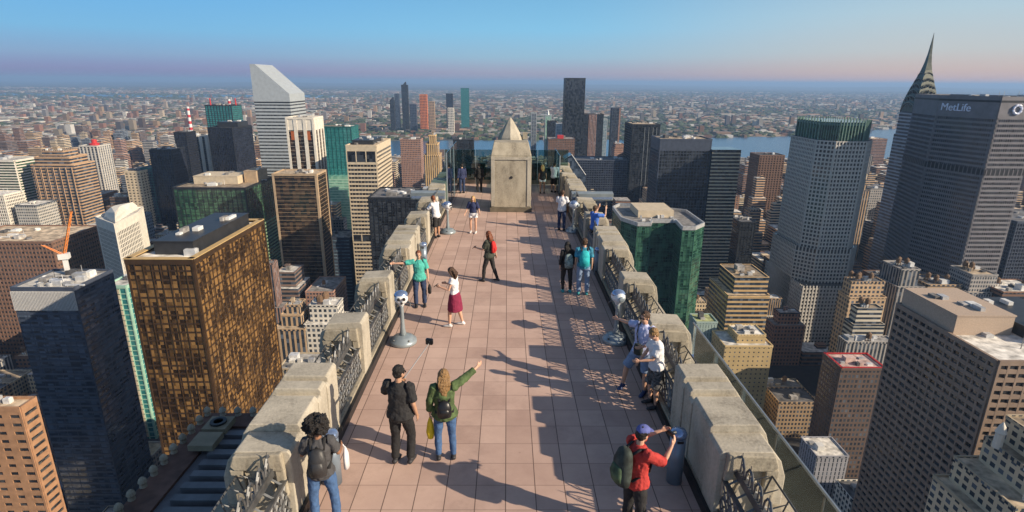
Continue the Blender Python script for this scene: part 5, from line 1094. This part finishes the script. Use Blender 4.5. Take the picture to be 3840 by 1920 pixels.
def person(label, px, py, face, h=1.75, fem=False, skin=skin_l, lean=0, side=0, legs=None, arms=None, top=None, bottom=None, hair=None, shoes=m_shoeb, head=(0, 0), near=False, loc=None, eyes=False, extra=None):
    """face: degrees the body turns from walking away (+Y); + turns left.  legs = ((thigh dir),(shin dir)) x2 ; arms = ((upper),(fore)) x2, in body axes (x right, y forward, z up)"""
    k = h/1.75; x, y = loc or at(px*K, py*K, DZ); F = Fig(); vox = .0085 if near else .0125
    legs = legs or (((-.04, .02, -1), (0, -.03, -1)), ((.04, .02, -1), (0, -.03, -1)))
    arms = arms or (((-.18, 0, -1), (-.05, .15, -1)), ((.18, 0, -1), (.05, .15, -1)))
    hip = V((0, 0, .93)); LT = .43; LS = .42; hw = .095 if not fem else .10
    J = {}
    for i, sg in ((0, -1), (1, 1)):
        hj = hip+V((sg*hw, 0, -.02)); kn = hj+V(legs[i][0]).normalized()*LT; an = kn+V(legs[i][1]).normalized()*LS; J[i] = [hj, kn, an]
    dz = .075-min(J[0][2].z, J[1][2].z); 
    for i in J: J[i] = [p+V((0, 0, dz)) for p in J[i]]
    hip = hip+V((0, 0, dz)); RL = Matrix.Rotation(R(-lean), 3, 'X') @ Matrix.Rotation(R(side), 3, 'Y')
    def T(p): return hip+RL @ (V(p)-V((0, 0, .93)))     # torso point in standing coordinates -> leaned
    sh = .185 if not fem else .165
    for i, sg in ((0, -1), (1, 1)):
        s0 = T((sg*sh, -.005, 1.425)); el = s0+V(arms[i][0]).normalized()*.29; wr = el+V(arms[i][1]).normalized()*.25; J[i+2] = [s0, el, wr]
    yaw = Matrix.Rotation(R(head[0]), 3, 'Z') @ Matrix.Rotation(R(-head[1]), 3, 'X')
    nk = T((0, -.015, 1.46)); hc = T((0, .0, 1.53)); HC = hc+yaw @ V((0, .02, .10))
    def H(p): return HC+yaw @ V(p)
    S_ = lambda p: V(p)*k
    body = MB()
    tor = [(.90, .165, .115), (1.0, .15, .10), (1.10, .135, .095), (1.22, .155, .11), (1.33, .17, .11), (1.41, .15, .09), (1.45, .075, .06)] if not fem else [(.90, .175, .12), (1.0, .145, .10), (1.09, .118, .088), (1.2, .135, .10), (1.29, .148, .118), (1.39, .135, .085), (1.44, .065, .055)]
    def torso(b, ex=0, z0=0, z1=9, flare=0):
        pts = []; rr = []
        for z, a, c in tor:
            if z0 <= z <= z1: pts.append(S_(T((0, 0, z)))); e = ex+flare*max(0, 1.2-z); rr.append(((a+e)*k, (c+e)*k))
        b.loft(pts, rr, RL @ V((1, 0, 0)), 16, .6)
    def limb(b, pts, rad, ex=0, seg=10, cap=1): b.loft([S_(p) for p in pts], [((r+ex)*k, (r+ex)*k) for r in rad], None, seg, cap)
    torso(body); limb(body, [T((0, -.01, 1.42)), hc+yaw @ V((0, 0, .03))], [.058, .052])
    # head: skull, jaw, nose, ears
    q = MB()
    def hball(b, c, r, seg=14, rings=10):
        n0 = len(b.v); b.ball((0, 0, 0), r, seg, rings)
        for i in range(n0, len(b.v)): b.v[i] = tuple(S_(H(V(c)+V(b.v[i]))))
    hball(body, (0, -.005, .035), (.076, .094, .088)); hball(body, (0, .022, -.035), (.058, .066, .068)); hball(body, (0, .092, -.005), (.012, .018, .02), 8, 6)
    for sg in (-1, 1): hball(body, (sg*.076, -.005, -.005), (.012, .02, .03), 8, 6)
    hball(body, (0, .082, -.045), (.022, .012, .009), 8, 6)
    for i in (0, 1):
        hj, kn, an = J[i]; m1 = hj.lerp(kn, .5)
        limb(body, [hj, m1, kn, kn.lerp(an, .35), kn.lerp(an, .8), an], [.088, .075, .055, .056, .038, .036])
        ft = an+V((0, 0, -.035)); body.loft([S_(ft+V((0, -.05, 0))), S_(ft+V((0, .06, -.005))), S_(ft+V((0, .15, -.015)))], [(.032*k, .028*k), (.038*k, .028*k), (.034*k, .018*k)], (1, 0, 0), 10, .7)
    hands = []
    for i, sg in ((2, -1), (3, 1)):
        s0, el, wr = J[i]; limb(body, [s0, s0.lerp(el, .5), el, el.lerp(wr, .4), wr], [.046, .043, .037, .036, .024])
        d = (wr-el).normalized(); up = V((0, 0, 1)) if abs(d.z) < .8 else V((0, 1, 0)); acr = d.cross(up).normalized(); nrm = acr.cross(d).normalized()
        # palm is flat across 'wide'; thumb side = wide
        wide = nrm if abs(d.z) >= .8 else nrm; flat = acr
        pe = wr+d*.085; body.loft([S_(wr), S_(wr+d*.045), S_(pe)], [(.026*k, .017*k), (.036*k, .016*k), (.038*k, .013*k)], wide, 10, .5)
        for j, (o_, ln) in enumerate(((.029, .066), (.010, .076), (-.010, .070), (-.028, .054))):
            b0 = pe+wide*o_-d*.01; b1 = b0+d*ln*.55+flat*(-sg)*.010; b2 = b1+(d*.75+flat*(-sg)*.65).normalized()*ln*.5; limb(body, [b0, b1, b2], [.0095, .0088, .0078], seg=6)
        b0 = wr+d*.03+wide*.026; b1 = b0+(d*.6+wide*.75).normalized()*.035; limb(body, [b0, b1, b1+(d*.9+wide*.2-flat*sg*.3).normalized()*.032], [.013, .010, .009], seg=6)
        hands.append(wr+d*.10)
    o = body.build('person', skin); o.location = (x, y, DZ+.004); o.rotation_euler = (0, 0, R(face)); rm(o, vox, 2, .4); tag(o, label, 'person', 'visitors on the terrace'); root = o
    # clothing
    def sleeve(b, i, t_up, t_fo, ex, flare=.006):
        s0, el, wr = J[i]; pts = [s0+V((-.02 if i == 2 else .02, 0, 0))*-1, s0+V((0, 0, .004)), s0.lerp(el, .2)]; rad = [.062, .062, .056]
        if t_up < 1: pts.append(s0.lerp(el, t_up)); rad.append(.052+flare)
        else:
            pts += [s0.lerp(el, .55), el]; rad += [.050, .044]
            if t_fo > 0: pts += [el.lerp(wr, t_fo*.5), el.lerp(wr, t_fo)]; rad += [.038, .032+flare]
        limb(b, pts, rad, ex*.6, 12, .2)
    if top:
        b = MB(); ex = top.get('loose', .016); torso(b, ex, top.get('z0', .90), 9, top.get('flare', .05)); su = top.get('sleeve', .62); fo = top.get('fore', 0)
        if su: [sleeve(b, i, su, fo, ex+.002) for i in (2, 3)]
        else: pass
        o = b.build(top.get('name', 'shirt'), top['mat'], root); rm(o, vox*1.15, 2, .4); folds(o, .034)
        if top.get('inner'):
            b = MB(); torso(b, ex*.7+.002, .86, 1.3, .02); 
    if bottom:
        b = MB(); ex = bottom.get('loose', .012); ty = bottom['type']
        if ty == 'skirt':
            zs = bottom.get('len', .52); pts = [S_(hip+V((0, 0, z-.93))) for z in (1.06, .95, .8, .66, zs)]; b.loft(pts, [((.13+f)*k, (.10+f)*k) for f in (.0, .055, .08, .10, .115)], (1, 0, 0), 20, .1)
            for v_ in range(0): pass
        else:
            pts = [S_(T((0, 0, z))) for z in (.86, .93, 1.02)]; b.loft(pts, [((.155+ex)*k, (.115+ex)*k), ((.165+ex)*k, (.118+ex)*k), ((.14+ex)*k, (.10+ex)*k)], (1, 0, 0), 16, .6)
            for i in (0, 1):
                hj, kn, an = J[i]; hj = hj+V((0, 0, .0))
                if ty == 'trousers': pts = [hj, hj.lerp(kn, .5), kn, kn.lerp(an, .4), kn.lerp(an, .92)]; rad = [.092, .08, .060, .058, .042+bottom.get('hem', .012)]
                elif ty == 'shorts': t = bottom.get('len', .9); pts = [hj, hj.lerp(kn, .5*t), hj.lerp(kn, t)]; rad = [.094, .088, .082+bottom.get('hem', .01)]
                limb(b, pts, rad, ex, 14, .2)
        o = b.build({'skirt': 'skirt', 'shorts': 'shorts'}.get(ty, bottom.get('name', 'trousers')), bottom['mat'], root); rm(o, vox*1.15, 2, .4); folds(o, .022)
    for i in (0, 1):
        an = J[i][2]; b = MB(); ft = an+V((0, 0, -.036)); b.loft([S_(ft+V((0, -.055, .004))), S_(ft+V((0, .03, .004))), S_(ft+V((0, .12, -.008))), S_(ft+V((0, .175, -.014)))], [(.040*k, .038*k), (.044*k, .040*k), (.048*k, .030*k), (.036*k, .020*k)], (1, 0, 0), 12, .6)
        limb(b, [ft, an+V((0, 0, .035))], [.042, .044], 0, 10, .1); b.build('shoe', shoes, root, True)
    # hair
    if hair:
        ty, hm = hair[0], hair[1]; b = MB(); rnd = random.Random(int(px))
        if ty == 'afro':
            for j in range(70):
                u = V((rnd.gauss(0, 1), rnd.gauss(0, 1), rnd.gauss(0, 1))).normalized()
                if u.y > .55 and u.z < .4: continue
                if u.z < -.75: continue
                q_ = rnd.uniform(.95, 1.12); c = V((u.x*.135*q_, u.y*.125*q_-.035, u.z*.125*q_+.05)); hball(b, c, (rnd.uniform(.03, .058),)*3, 7, 5)
            hball(b, (0, -.03, .05), (.13, .12, .13))
        else:
            hball(b, (0, -.018, .045), (.086, .096, .092)); hball(b, (0, -.042, .0), (.080, .068, .075))
            if ty in ('long', 'pony', 'bob'):
                L = hair[2]; w_ = .085 if ty != 'pony' else .03; y0 = -.055
                n_ = 5; pts = []; rr = []
                for j in range(n_+1):
                    t = j/n_; pts.append(S_(H((0, y0-.05*min(1, t*2.2), .03))+V((0, 0, 0))+V((0, -.03*t, -L*t)))); rr.append((w_*(1-.42*t*t)*k*(1 if ty != 'pony' else 1), (.05-.018*t)*k))
                b.loft(pts, rr, yaw @ V((1, 0, 0)), 12, .6)
                if ty == 'long':
                    for j in range(9):
                        xo = (j-4)*.019; b.tube([S_(H((xo, -.08, .02))), S_(H((xo*1.1, -.11, -.1))+V((0, -.01, 0))), S_(H((xo*.9, -.09, -.1))+V((rnd.uniform(-.01, .01), -.02, -(L-.1)*rnd.uniform(.95, 1.12))))], [.02*k, .022*k, .006*k], 6)
                    for sg in (-1, 1): b.tube([S_(H((sg*.07, .0, .06))), S_(H((sg*.085, -.005, -.04))), S_(H((sg*.085, -.02, -.16))), S_(H((sg*.07, -.03, -.22)))], [.022*k, .026*k, .024*k, .01*k], 8)
            else:
                for j in range(26):
                    u = V((rnd.gauss(0, 1), rnd.gauss(-.3, .8), abs(rnd.gauss(0, 1)))).normalized(); hball(b, (u.x*.07, u.y*.078-.02, u.z*.075+.05), (.022, .024, .02), 6, 5)
        o = b.build('hair', hm, root); rm(o, .0095, 2 if ty != 'afro' else 1, .4); folds(o, .03 if ty != 'afro' else .09, tex_hair)
    if eyes == 'glasses':
        b = MB()
        for sg in (-1, 1): hball(b, (sg*.032, .086, .012), (.026, .010, .019), 10, 6); b.tube([S_(H((sg*.055, .08, .014))), S_(H((sg*.084, .0, .008)))], .004, 4)
        b.tube([S_(H((-.01, .095, .016))), S_(H((.01, .095, .016)))], .004, 4); b.build('sunglasses', m_lens, root)
    elif eyes:
        for sg in (-1, 1): b = MB(); hball(b, (sg*.031, .083, .012), (.012, .006, .007), 8, 6); b.build('eye', m_lens, root)
    F.root = root; F.J = J; F.hands = [S_(p) for p in hands]; F.T = lambda p: S_(T(p)); F.H = lambda p: S_(H(p)); F.RL = RL; F.k = k; F.mw = Matrix.Translation((x, y, DZ+.004)) @ Matrix.Rotation(R(face), 4, 'Z')
    F.hball = hball
    return F
def worn(F, name, label, cat, offs=(0, 0, 0)):
    r = empty(name, (0, 0, 0), 0, label, cat); r.matrix_world = F.mw.copy(); return r
def backpack(F, mat, label, w=.15, d=.09, h=.22, zc=1.22, y=-.20, pocket=None, strap=c_black):
    r = worn(F, 'backpack', label, 'backpack'); b = MB(); k = F.k
    pts = [F.T((0, y, zc-h)), F.T((0, y-.01, zc-h*.6)), F.T((0, y-.01, zc+h*.3)), F.T((0, y+.015, zc+h*.85)), F.T((0, y+.03, zc+h))]
    b.loft(pts, [(w*.9*k, d*.8*k), (w*k, d*k), (w*.97*k, d*.95*k), (w*.75*k, d*.7*k), (w*.5*k, d*.45*k)], F.RL @ V((1, 0, 0)), 16, .4); o = b.build('pack', mat, r, True)
    b = MB(); pts = [F.T((0, y-d*.75, zc-h*.75)), F.T((0, y-d*.95, zc-h*.3)), F.T((0, y-d*.8, zc+h*.12))]; b.loft(pts, [(w*.66*k, d*.45*k), (w*.72*k, d*.5*k), (w*.6*k, d*.4*k)], F.RL @ V((1, 0, 0)), 14, .4); b.build('pocket', pocket or mat, r, True)
    for sg in (-1, 1):
        b = MB(); b.loft([F.T((sg*.08, y+.06, zc+h*.8)), F.T((sg*.10, -.06, 1.475)), F.T((sg*.11, .05, 1.46)), F.T((sg*.125, .145, 1.32)), F.T((sg*.15, .10, 1.12)), F.T((sg*.14, y+.06, zc-h*.7))], [(.025*k, .008*k)]*6, F.RL @ V((1, 0, 0)), 8, 0); b.build('strap', strap, r, True)
    b = MB(); b.tube([F.T((-.03, y+.05, zc+h*.9)), F.T((0, y+.05, zc+h*.9+.05)), F.T((.03, y+.05, zc+h*.9))], .008, 6); b.build('grab_loop', strap, r)
    return r
def gadget(F, hand, label, nm='phone', size=(.075, .012, .145), tilt=0, cat='phone', both=False, off=(0, 0, 0)):
    r = worn(F, nm, label, cat); c = (F.hands[0]+F.hands[1])/2 if both else F.hands[hand]; c = c+V(off); b = MB(); m = Matrix.Translation(c) @ Matrix.Rotation(R(tilt), 4, 'X'); b.cbox(None, *size, m=m)
    o = b.build('case', m_phone, r); bm_bevel(o, .004)
    if nm == 'camera':
        b = MB(); n0 = len(b.v); b.lathe([(0, 0), (.03, 0), (.028, .06), (0, .06)], (0, 0, 0), 12); b.v = [tuple(m @ V((v[0], v[2]+size[1]/2, v[1]))) for v in b.v]; b.build('lens', m_darkmet, r)
    else:
        b = MB(); b.cbox(None, size[0]*.9, .002, size[2]*.88, m=m @ Matrix.Translation((0, -size[1]/2-.0012, 0))); b.build('screen', M('phone_screen', (.05, .08, .12), .1), r)
    return r
dn = (0, 0, -1)
# --- left foreground: curly haired woman, seen from behind
F = person('woman with big curly dark hair, grey top and jeans standing at the near left parapet', 800, 1400, 8, 1.72, True, skin_d, 3, legs=(((-.10, .05, -1), (.0, -.05, -1)), ((.14, .0, -1), (.05, -.08, -1))), arms=(((-.35, .25, -1), (.3, 1, -.1)), ((.35, .2, -1), (.0, 1, -.25))),
    top=dict(mat=c_gbl, sleeve=.75, loose=.022), bottom=dict(type='trousers', mat=c_jean, loose=.008, name='jeans'), hair=('afro', h_black), shoes=m_shoew, near=True, loc=(-2.66, 7.0))
backpack(F, cloth('dark_grey_leather', (.03, .03, .032), .2, 10, .5), 'dark drawstring backpack on the curly haired woman', w=.13, d=.07, h=.20, zc=1.16, y=-.17)
r = worn(F, 'shopping_bag', 'pale carrier bag held by the curly haired woman', 'bag'); b = MB(); c = F.hands[1]+V((.04, 0, -.2)); b.loft([c+V((0, 0, -.2)), c, c+V((0, -.02, .14))], [(.10, .045), (.10, .04), (.03, .015)], (0, 1, 0), 12, .1); b.build('sack', c_white, r, True); b = MB(); b.tube([c+V((0, -.02, .14)), F.hands[1]+V((0, 0, .0))], .008, 5); b.build('bag_handle', c_white, r)
# --- man in black
F = person('bearded man in black shirt and trousers holding up a selfie stick', 1014, 1166, -14, 1.84, False, skin_t, 0, legs=(((-.06, .10, -1), (-.02, -.1, -1)), ((.06, .28, -1), (.02, -.22, -1))), arms=(((-.5, .5, -1), (.7, 1, .35)), ((.22, -.10, -1), (.06, .35, -1))),
    top=dict(mat=c_black, loose=.03, sleeve=.8, z0=.85, flare=.12), bottom=dict(type='trousers', mat=cloth('black_denim', (.014, .014, .016)), loose=.012), hair=('short', h_black), near=True, head=(-28, 4), eyes='glasses')
b = MB(); F.hball(b, (0, .045, -.075), (.05, .045, .035)); o = b.build('beard', h_black, F.root); rm(o, .01, 1)
r = worn(F, 'selfie_stick', 'thin selfie stick with a small camera held by the man in black', 'selfie stick'); b = MB(); h0 = F.hands[0]; e = h0+V((.16, .85, .32)); b.tube([h0+V((-.02, -.08, -.04)), e], .009, 6); b.build('stick', m_steel, r)
b = MB(); b.cbox(e+V((0, .02, .03)), .14, .07, .12); o = b.build('camera_body', m_phone, r); bm_bevel(o, .02); b = MB(); b.ball(e+V((0, .07, .04)), .03, 10, 6); b.build('lens', m_darkmet, r)
# --- woman in green jacket pointing
F = person('long haired woman in an olive green jacket and jeans pointing ahead with one arm', 1122, 1153, 6, 1.70, True, skin_l, 0, legs=(((-.06, .06, -1), (0, -.1, -1)), ((.05, .02, -1), (.04, -.06, -1))), arms=(((-.32, .02, -1), (-.02, .22, -1)), ((.95, .55, .45), (1, .7, .55))),
    top=dict(mat=c_green, loose=.038, sleeve=1, fore=.7, z0=.90, flare=.10, name='jacket'), bottom=dict(type='trousers', mat=c_jean, loose=.006, hem=.004, name='jeans'), hair=('long', h_ltb, .36), shoes=m_shoeb, near=True, head=(4, 0))
backpack(F, cloth('black_leather', (.012, .012, .014), .2, 8, .35), 'small black backpack on the woman in the green jacket', w=.125, d=.06, h=.14, zc=1.10, y=-.20)
r = worn(F, 'plastic_bag', 'bright yellow plastic bag hanging from the hand of the woman in green', 'bag'); b = MB(); c = F.hands[0]; b.loft([c+V((0, 0, -.42)), c+V((0, 0, -.3)), c+V((0, .0, -.12)), c+V((0, 0, .0))], [(.05, .035), (.075, .045), (.05, .035), (.012, .012)], (1, 0, 0), 12, .5); b.build('sack', c_yel, r, True); b = MB(); b.tube([c, c+V((0, .01, .04))], .012, 6); b.build('bag_handle', c_yel, r)
# --- man in red photographing
F = person('man in a red shirt and blue cap raising a camera at the near right', 1610, 1400, -66, 1.74, False, skin_l, 3, legs=(((-.08, .03, -1), (0, -.05, -1)), ((.10, .05, -1), (0, -.05, -1))), arms=(((-.22, .95, -.15), (.45, .9, .45)), ((.22, .95, -.55), (-.2, .75, .95))),
    top=dict(mat=c_red, loose=.034, sleeve=.95, z0=.88, flare=.10), bottom=dict(type='trousers', mat=c_black, loose=.016), hair=('short', h_black), near=True, head=(8, 8), loc=(1.84, 6.82), eyes=True)
b = MB(); F.hball(b, (0, -.006, .075), (.092, .108, .075), 18, 10); b.loft([F.H((0, .07, .07)), F.H((0, .13, .06)), F.H((0, .175, .045))], [(.075, .012), (.07, .010), (.045, .006)], (1, 0, 0), 14, .3); b.build('cap', c_cap, F.root, True)
backpack(F, c_ggr, 'bulky black and green backpack on the man in red', w=.17, d=.12, h=.26, zc=1.20, y=-.25, pocket=cloth('dark_green_nylon', (.05, .09, .05), .5, 9))
gadget(F, 0, 'compact camera raised by the man in the blue cap', 'camera', (.12, .035, .07), 0, 'camera', both=True)
# --- two men by the right railing
F = person('man in sunglasses and pale blue shirt stretching one arm along the right railing', 1606, 985, 140, 1.80, False, skin_l, -6, legs=(((-.10, .10, -1), (-.02, .0, -1)), ((.42, .25, -1), (.10, .12, -1))), arms=(((-.25, .35, -1), (.6, 1, -.1)), ((1, -.35, -.20), (1, -.3, -.10))),
    top=dict(mat=c_pale, loose=.022, sleeve=.6), bottom=dict(type='shorts', mat=c_ljean, len=.95), hair=('short', h_brown), shoes=m_shoeblue, near=True, head=(-10, 5), eyes='glasses')
r = worn(F, 'shoulder_bag', 'dark shoulder bag worn by the man in the pale blue shirt', 'bag'); b = MB(); c = F.T((.0, .17, 1.0)); b.loft([c+V((0, 0, -.12)), c, c+V((0, 0, .10))], [(.09, .05), (.11, .055), (.09, .04)], (1, 0, 0), 14, .3); b.build('pouch', c_ggr, r, True); b = MB(); b.tube([F.T((.02, .15, 1.08)), F.T((.08, .15, 1.3)), F.T((.10, .06, 1.48)), F.T((.09, -.08, 1.46))], .012, 6); b.build('bag_strap', c_black, r)
F = person('man in a white shirt and patterned shorts looking down beside the right railing', 1643, 1022, 95, 1.72, False, skin_l, 6, legs=(((-.06, .04, -1), (0, -.05, -1)), ((.08, .14, -1), (0, -.08, -1))), arms=(((-.1, .5, -1), (.15, 1, -.15)), ((.12, .35, -1), (-.1, .7, -.9))),
    top=dict(mat=c_white, loose=.03, sleeve=.7, z0=.86), bottom=dict(type='shorts', mat=c_pat, len=1.0, hem=.02), hair=('short', h_ltb), shoes=m_shoeb, near=True, head=(0, 24))
# --- pair walking away
F = person('long haired woman in black walking away with a grey patterned backpack', 1424, 735, 10, 1.62, True, skin_l, 0, legs=(((-.05, .12, -1), (0, -.16, -1)), ((.05, -.04, -1), (0, -.12, -1))), top=dict(mat=c_black, loose=.02, sleeve=1, fore=.7), bottom=dict(type='trousers', mat=c_black, loose=.004, hem=0, name='leggings'), hair=('long', h_black, .28), shoes=m_shoet)
backpack(F, c_gbp, 'grey patterned backpack on the woman in black', zc=1.15)
F = person('man in a blue tie dye shirt and pale jeans walking away with a turquoise backpack', 1465, 741, -2, 1.78, False, skin_l, 0, legs=(((-.07, .06, -1), (0, -.1, -1)), ((.07, .10, -1), (0, -.16, -1))), top=dict(mat=c_tblue, loose=.026, sleeve=.8), bottom=dict(type='trousers', mat=c_ljean, loose=.014, name='jeans'), hair=('short', h_brown), shoes=m_shoet)
backpack(F, c_turq, 'bright turquoise backpack on the man in tie dye', zc=1.2)
# --- photographer in blue shirt
F = person('man in a bright blue shirt photographing over the right parapet', 1492, 632, -60, 1.78, False, skin_l, 0, arms=(((-.30, .85, -.1), (.3, .3, 1)), ((.30, .9, -.1), (-.3, .3, 1))), top=dict(mat=c_blue, loose=.022, sleeve=.8), bottom=dict(type='trousers', mat=c_black, loose=.014), hair=('short', h_brown))
gadget(F, 0, 'small camera held up by the man in the bright blue shirt', 'camera', (.12, .035, .07), 0, 'camera', both=True)
# --- man in white by the far right
F = person('man in a white shirt and dark jeans with folded arms by the far right viewer', 1412, 580, -20, 1.78, False, skin_l, 0, arms=(((-.2, .3, -1), (.9, .5, .1)), ((.3, .3, -1), (-.6, .9, .2))), top=dict(mat=c_white, loose=.024, sleeve=.7), bottom=dict(type='trousers', mat=c_djean, loose=.008, name='jeans'), hair=('short', h_brown))
r = worn(F, 'handbag', 'brown handbag hanging beside the man in white at the far right', 'bag'); b = MB(); c = F.T((.24, .05, .95)); b.loft([c+V((0, 0, -.14)), c, c+V((0, 0, .12))], [(.08, .05), (.09, .055), (.06, .03)], (0, 1, 0), 12, .3); b.build('pouch', cloth('brown_leather', (.16, .07, .03)), r, True); b = MB(); b.tube([c+V((0, .05, .1)), F.T((.19, .02, 1.46)), c+V((0, -.05, .1))], .01, 5); b.build('bag_strap', c_black, r)
# --- blond girl
F = person('blond woman in a navy top and white shorts facing the camera near the chimney', 1191, 586, 172, 1.60, True, skin_l, 0, legs=(((-.05, .05, -1), (0, 0, -1)), ((.06, .10, -1), (0, -.12, -1))), top=dict(mat=c_navy, loose=.03, sleeve=.9, z0=.98), bottom=dict(type='shorts', mat=c_white, len=.4, hem=.02), hair=('long', h_blond, .26), shoes=m_shoew, eyes=True, arms=(((-.4, .1, -1), (-.25, .5, -.7)), ((.4, .1, -1), (.25, .5, -.7))))
# --- walker with red backpack
F = person('woman in dark clothes with a red backpack striding to the left in mid terrace', 1231, 708, 62, 1.70, True, skin_l, 2, legs=(((-.04, .32, -1), (0, .08, -1)), ((.05, -.22, -1), (0, -.42, -1))), arms=(((-.15, .4, -1), (.05, 1, .1)), ((.25, -.35, -1), (.15, -.1, -1))), top=dict(mat=cloth('dark_olive_cotton', (.035, .04, .03), .4, 10), loose=.024, sleeve=.8, z0=.86, flare=.12), bottom=dict(type='trousers', mat=c_black, loose=.004, hem=0, name='leggings'), hair=('long', h_auburn, .24), shoes=m_shoeb)
backpack(F, cloth('red_nylon', (.50, .02, .02)), 'red backpack on the striding woman in mid terrace', w=.12, d=.07, h=.18, zc=1.24, y=-.18)
gadget(F, 0, 'phone in a red case held by the striding woman', 'phone', (.075, .012, .145), 50)
# --- woman in skirt
F = person('woman in a white top and maroon skirt looking at a phone in mid terrace', 1146, 820, 78, 1.66, True, skin_l, 3, legs=(((-.05, .30, -1), (0, .02, -1)), ((.06, -.16, -1), (0, -.26, -1))), arms=(((-.2, .3, -1), (.05, 1, .25)), ((.25, .1, -1), (-.2, 1, .2))), top=dict(mat=c_white, loose=.012, sleeve=.35, z0=1.0), bottom=dict(type='skirt', mat=c_mar, len=.50), hair=('long', h_brown, .24), shoes=m_shoew, near=True, head=(0, 22))
gadget(F, 0, 'black phone held by the woman in the maroon skirt', 'phone', (.075, .012, .145), 50, off=(0, .03, .02))
# --- woman in teal
F = person('woman in a teal top and dark jeans resting one arm on the left railing', 1058, 770, 192, 1.66, True, skin_l, 0, legs=(((-.07, .04, -1), (0, -.03, -1)), ((.07, .08, -1), (0, -.05, -1))), arms=(((-.28, .05, -1), (-.05, .15, -1)), ((1, .05, -.1), (1, .0, .05))), top=dict(mat=c_teal, loose=.035, sleeve=.8, z0=.88), bottom=dict(type='trousers', mat=c_djean, loose=.012, name='jeans'), hair=('short', h_auburn), near=True, eyes=True)
r = worn(F, 'handbag', 'black handbag hanging from the hand of the woman in teal', 'bag'); b = MB(); c = F.hands[0]+V((-.03, 0, -.22)); b.loft([c+V((0, 0, -.14)), c, c+V((0, 0, .10))], [(.10, .05), (.11, .055), (.08, .03)], (0, 1, 0), 12, .3); b.build('pouch', c_black, r, True); b = MB(); b.tube([c+V((0, .06, .08)), F.hands[0], c+V((0, -.06, .08))], .01, 5); b.build('bag_handle', c_black, r)
# --- man in white at the left railing
F = person('man in a white shirt and dark shorts leaning over the left railing', 1100, 598, 60, 1.76, False, skin_t, 10, arms=(((-.2, .7, -.8), (.1, 1, -.1)), ((.2, .7, -.8), (-.1, 1, -.1))), top=dict(mat=c_white, loose=.03, sleeve=.9, z0=.84), bottom=dict(type='shorts', mat=c_black, len=1), hair=('short', h_auburn), shoes=m_shoeb, head=(0, 20))
# --- far pair behind the chimney
F = person('blond woman in a black top and white shorts at the far right end', 1364, 487, 5, 1.66, True, skin_t, 0, top=dict(mat=c_black, loose=.02, sleeve=.5), bottom=dict(type='shorts', mat=c_white, len=.4, hem=.01), hair=('long', h_blond, .26), shoes=m_shoeb)
F = person('man in white leaning beside the blond woman at the far right end', 1392, 484, -30, 1.74, False, skin_l, 6, arms=(((-.2, .7, -.7), (.1, 1, 0)), ((.2, .7, -.7), (-.1, 1, 0))), top=dict(mat=c_white, loose=.028, sleeve=.8), bottom=dict(type='shorts', mat=c_black, len=1), hair=('short', h_black))
F = person('person in dark clothes in the shade just left of the chimney', 1206, 484, 0, 1.70, False, skin_l, 0, top=dict(mat=c_black, loose=.03, sleeve=1, fore=.9), bottom=dict(type='trousers', mat=c_black, loose=.014), hair=('short', h_black))
F = person('person in a navy coat by the glass screen in the far left corner', 1163, 486, 30, 1.70, False, skin_l, 0, top=dict(mat=c_navy, loose=.035, sleeve=1, fore=.9, z0=.84), bottom=dict(type='trousers', mat=c_djean, loose=.014), hair=('short', h_black))
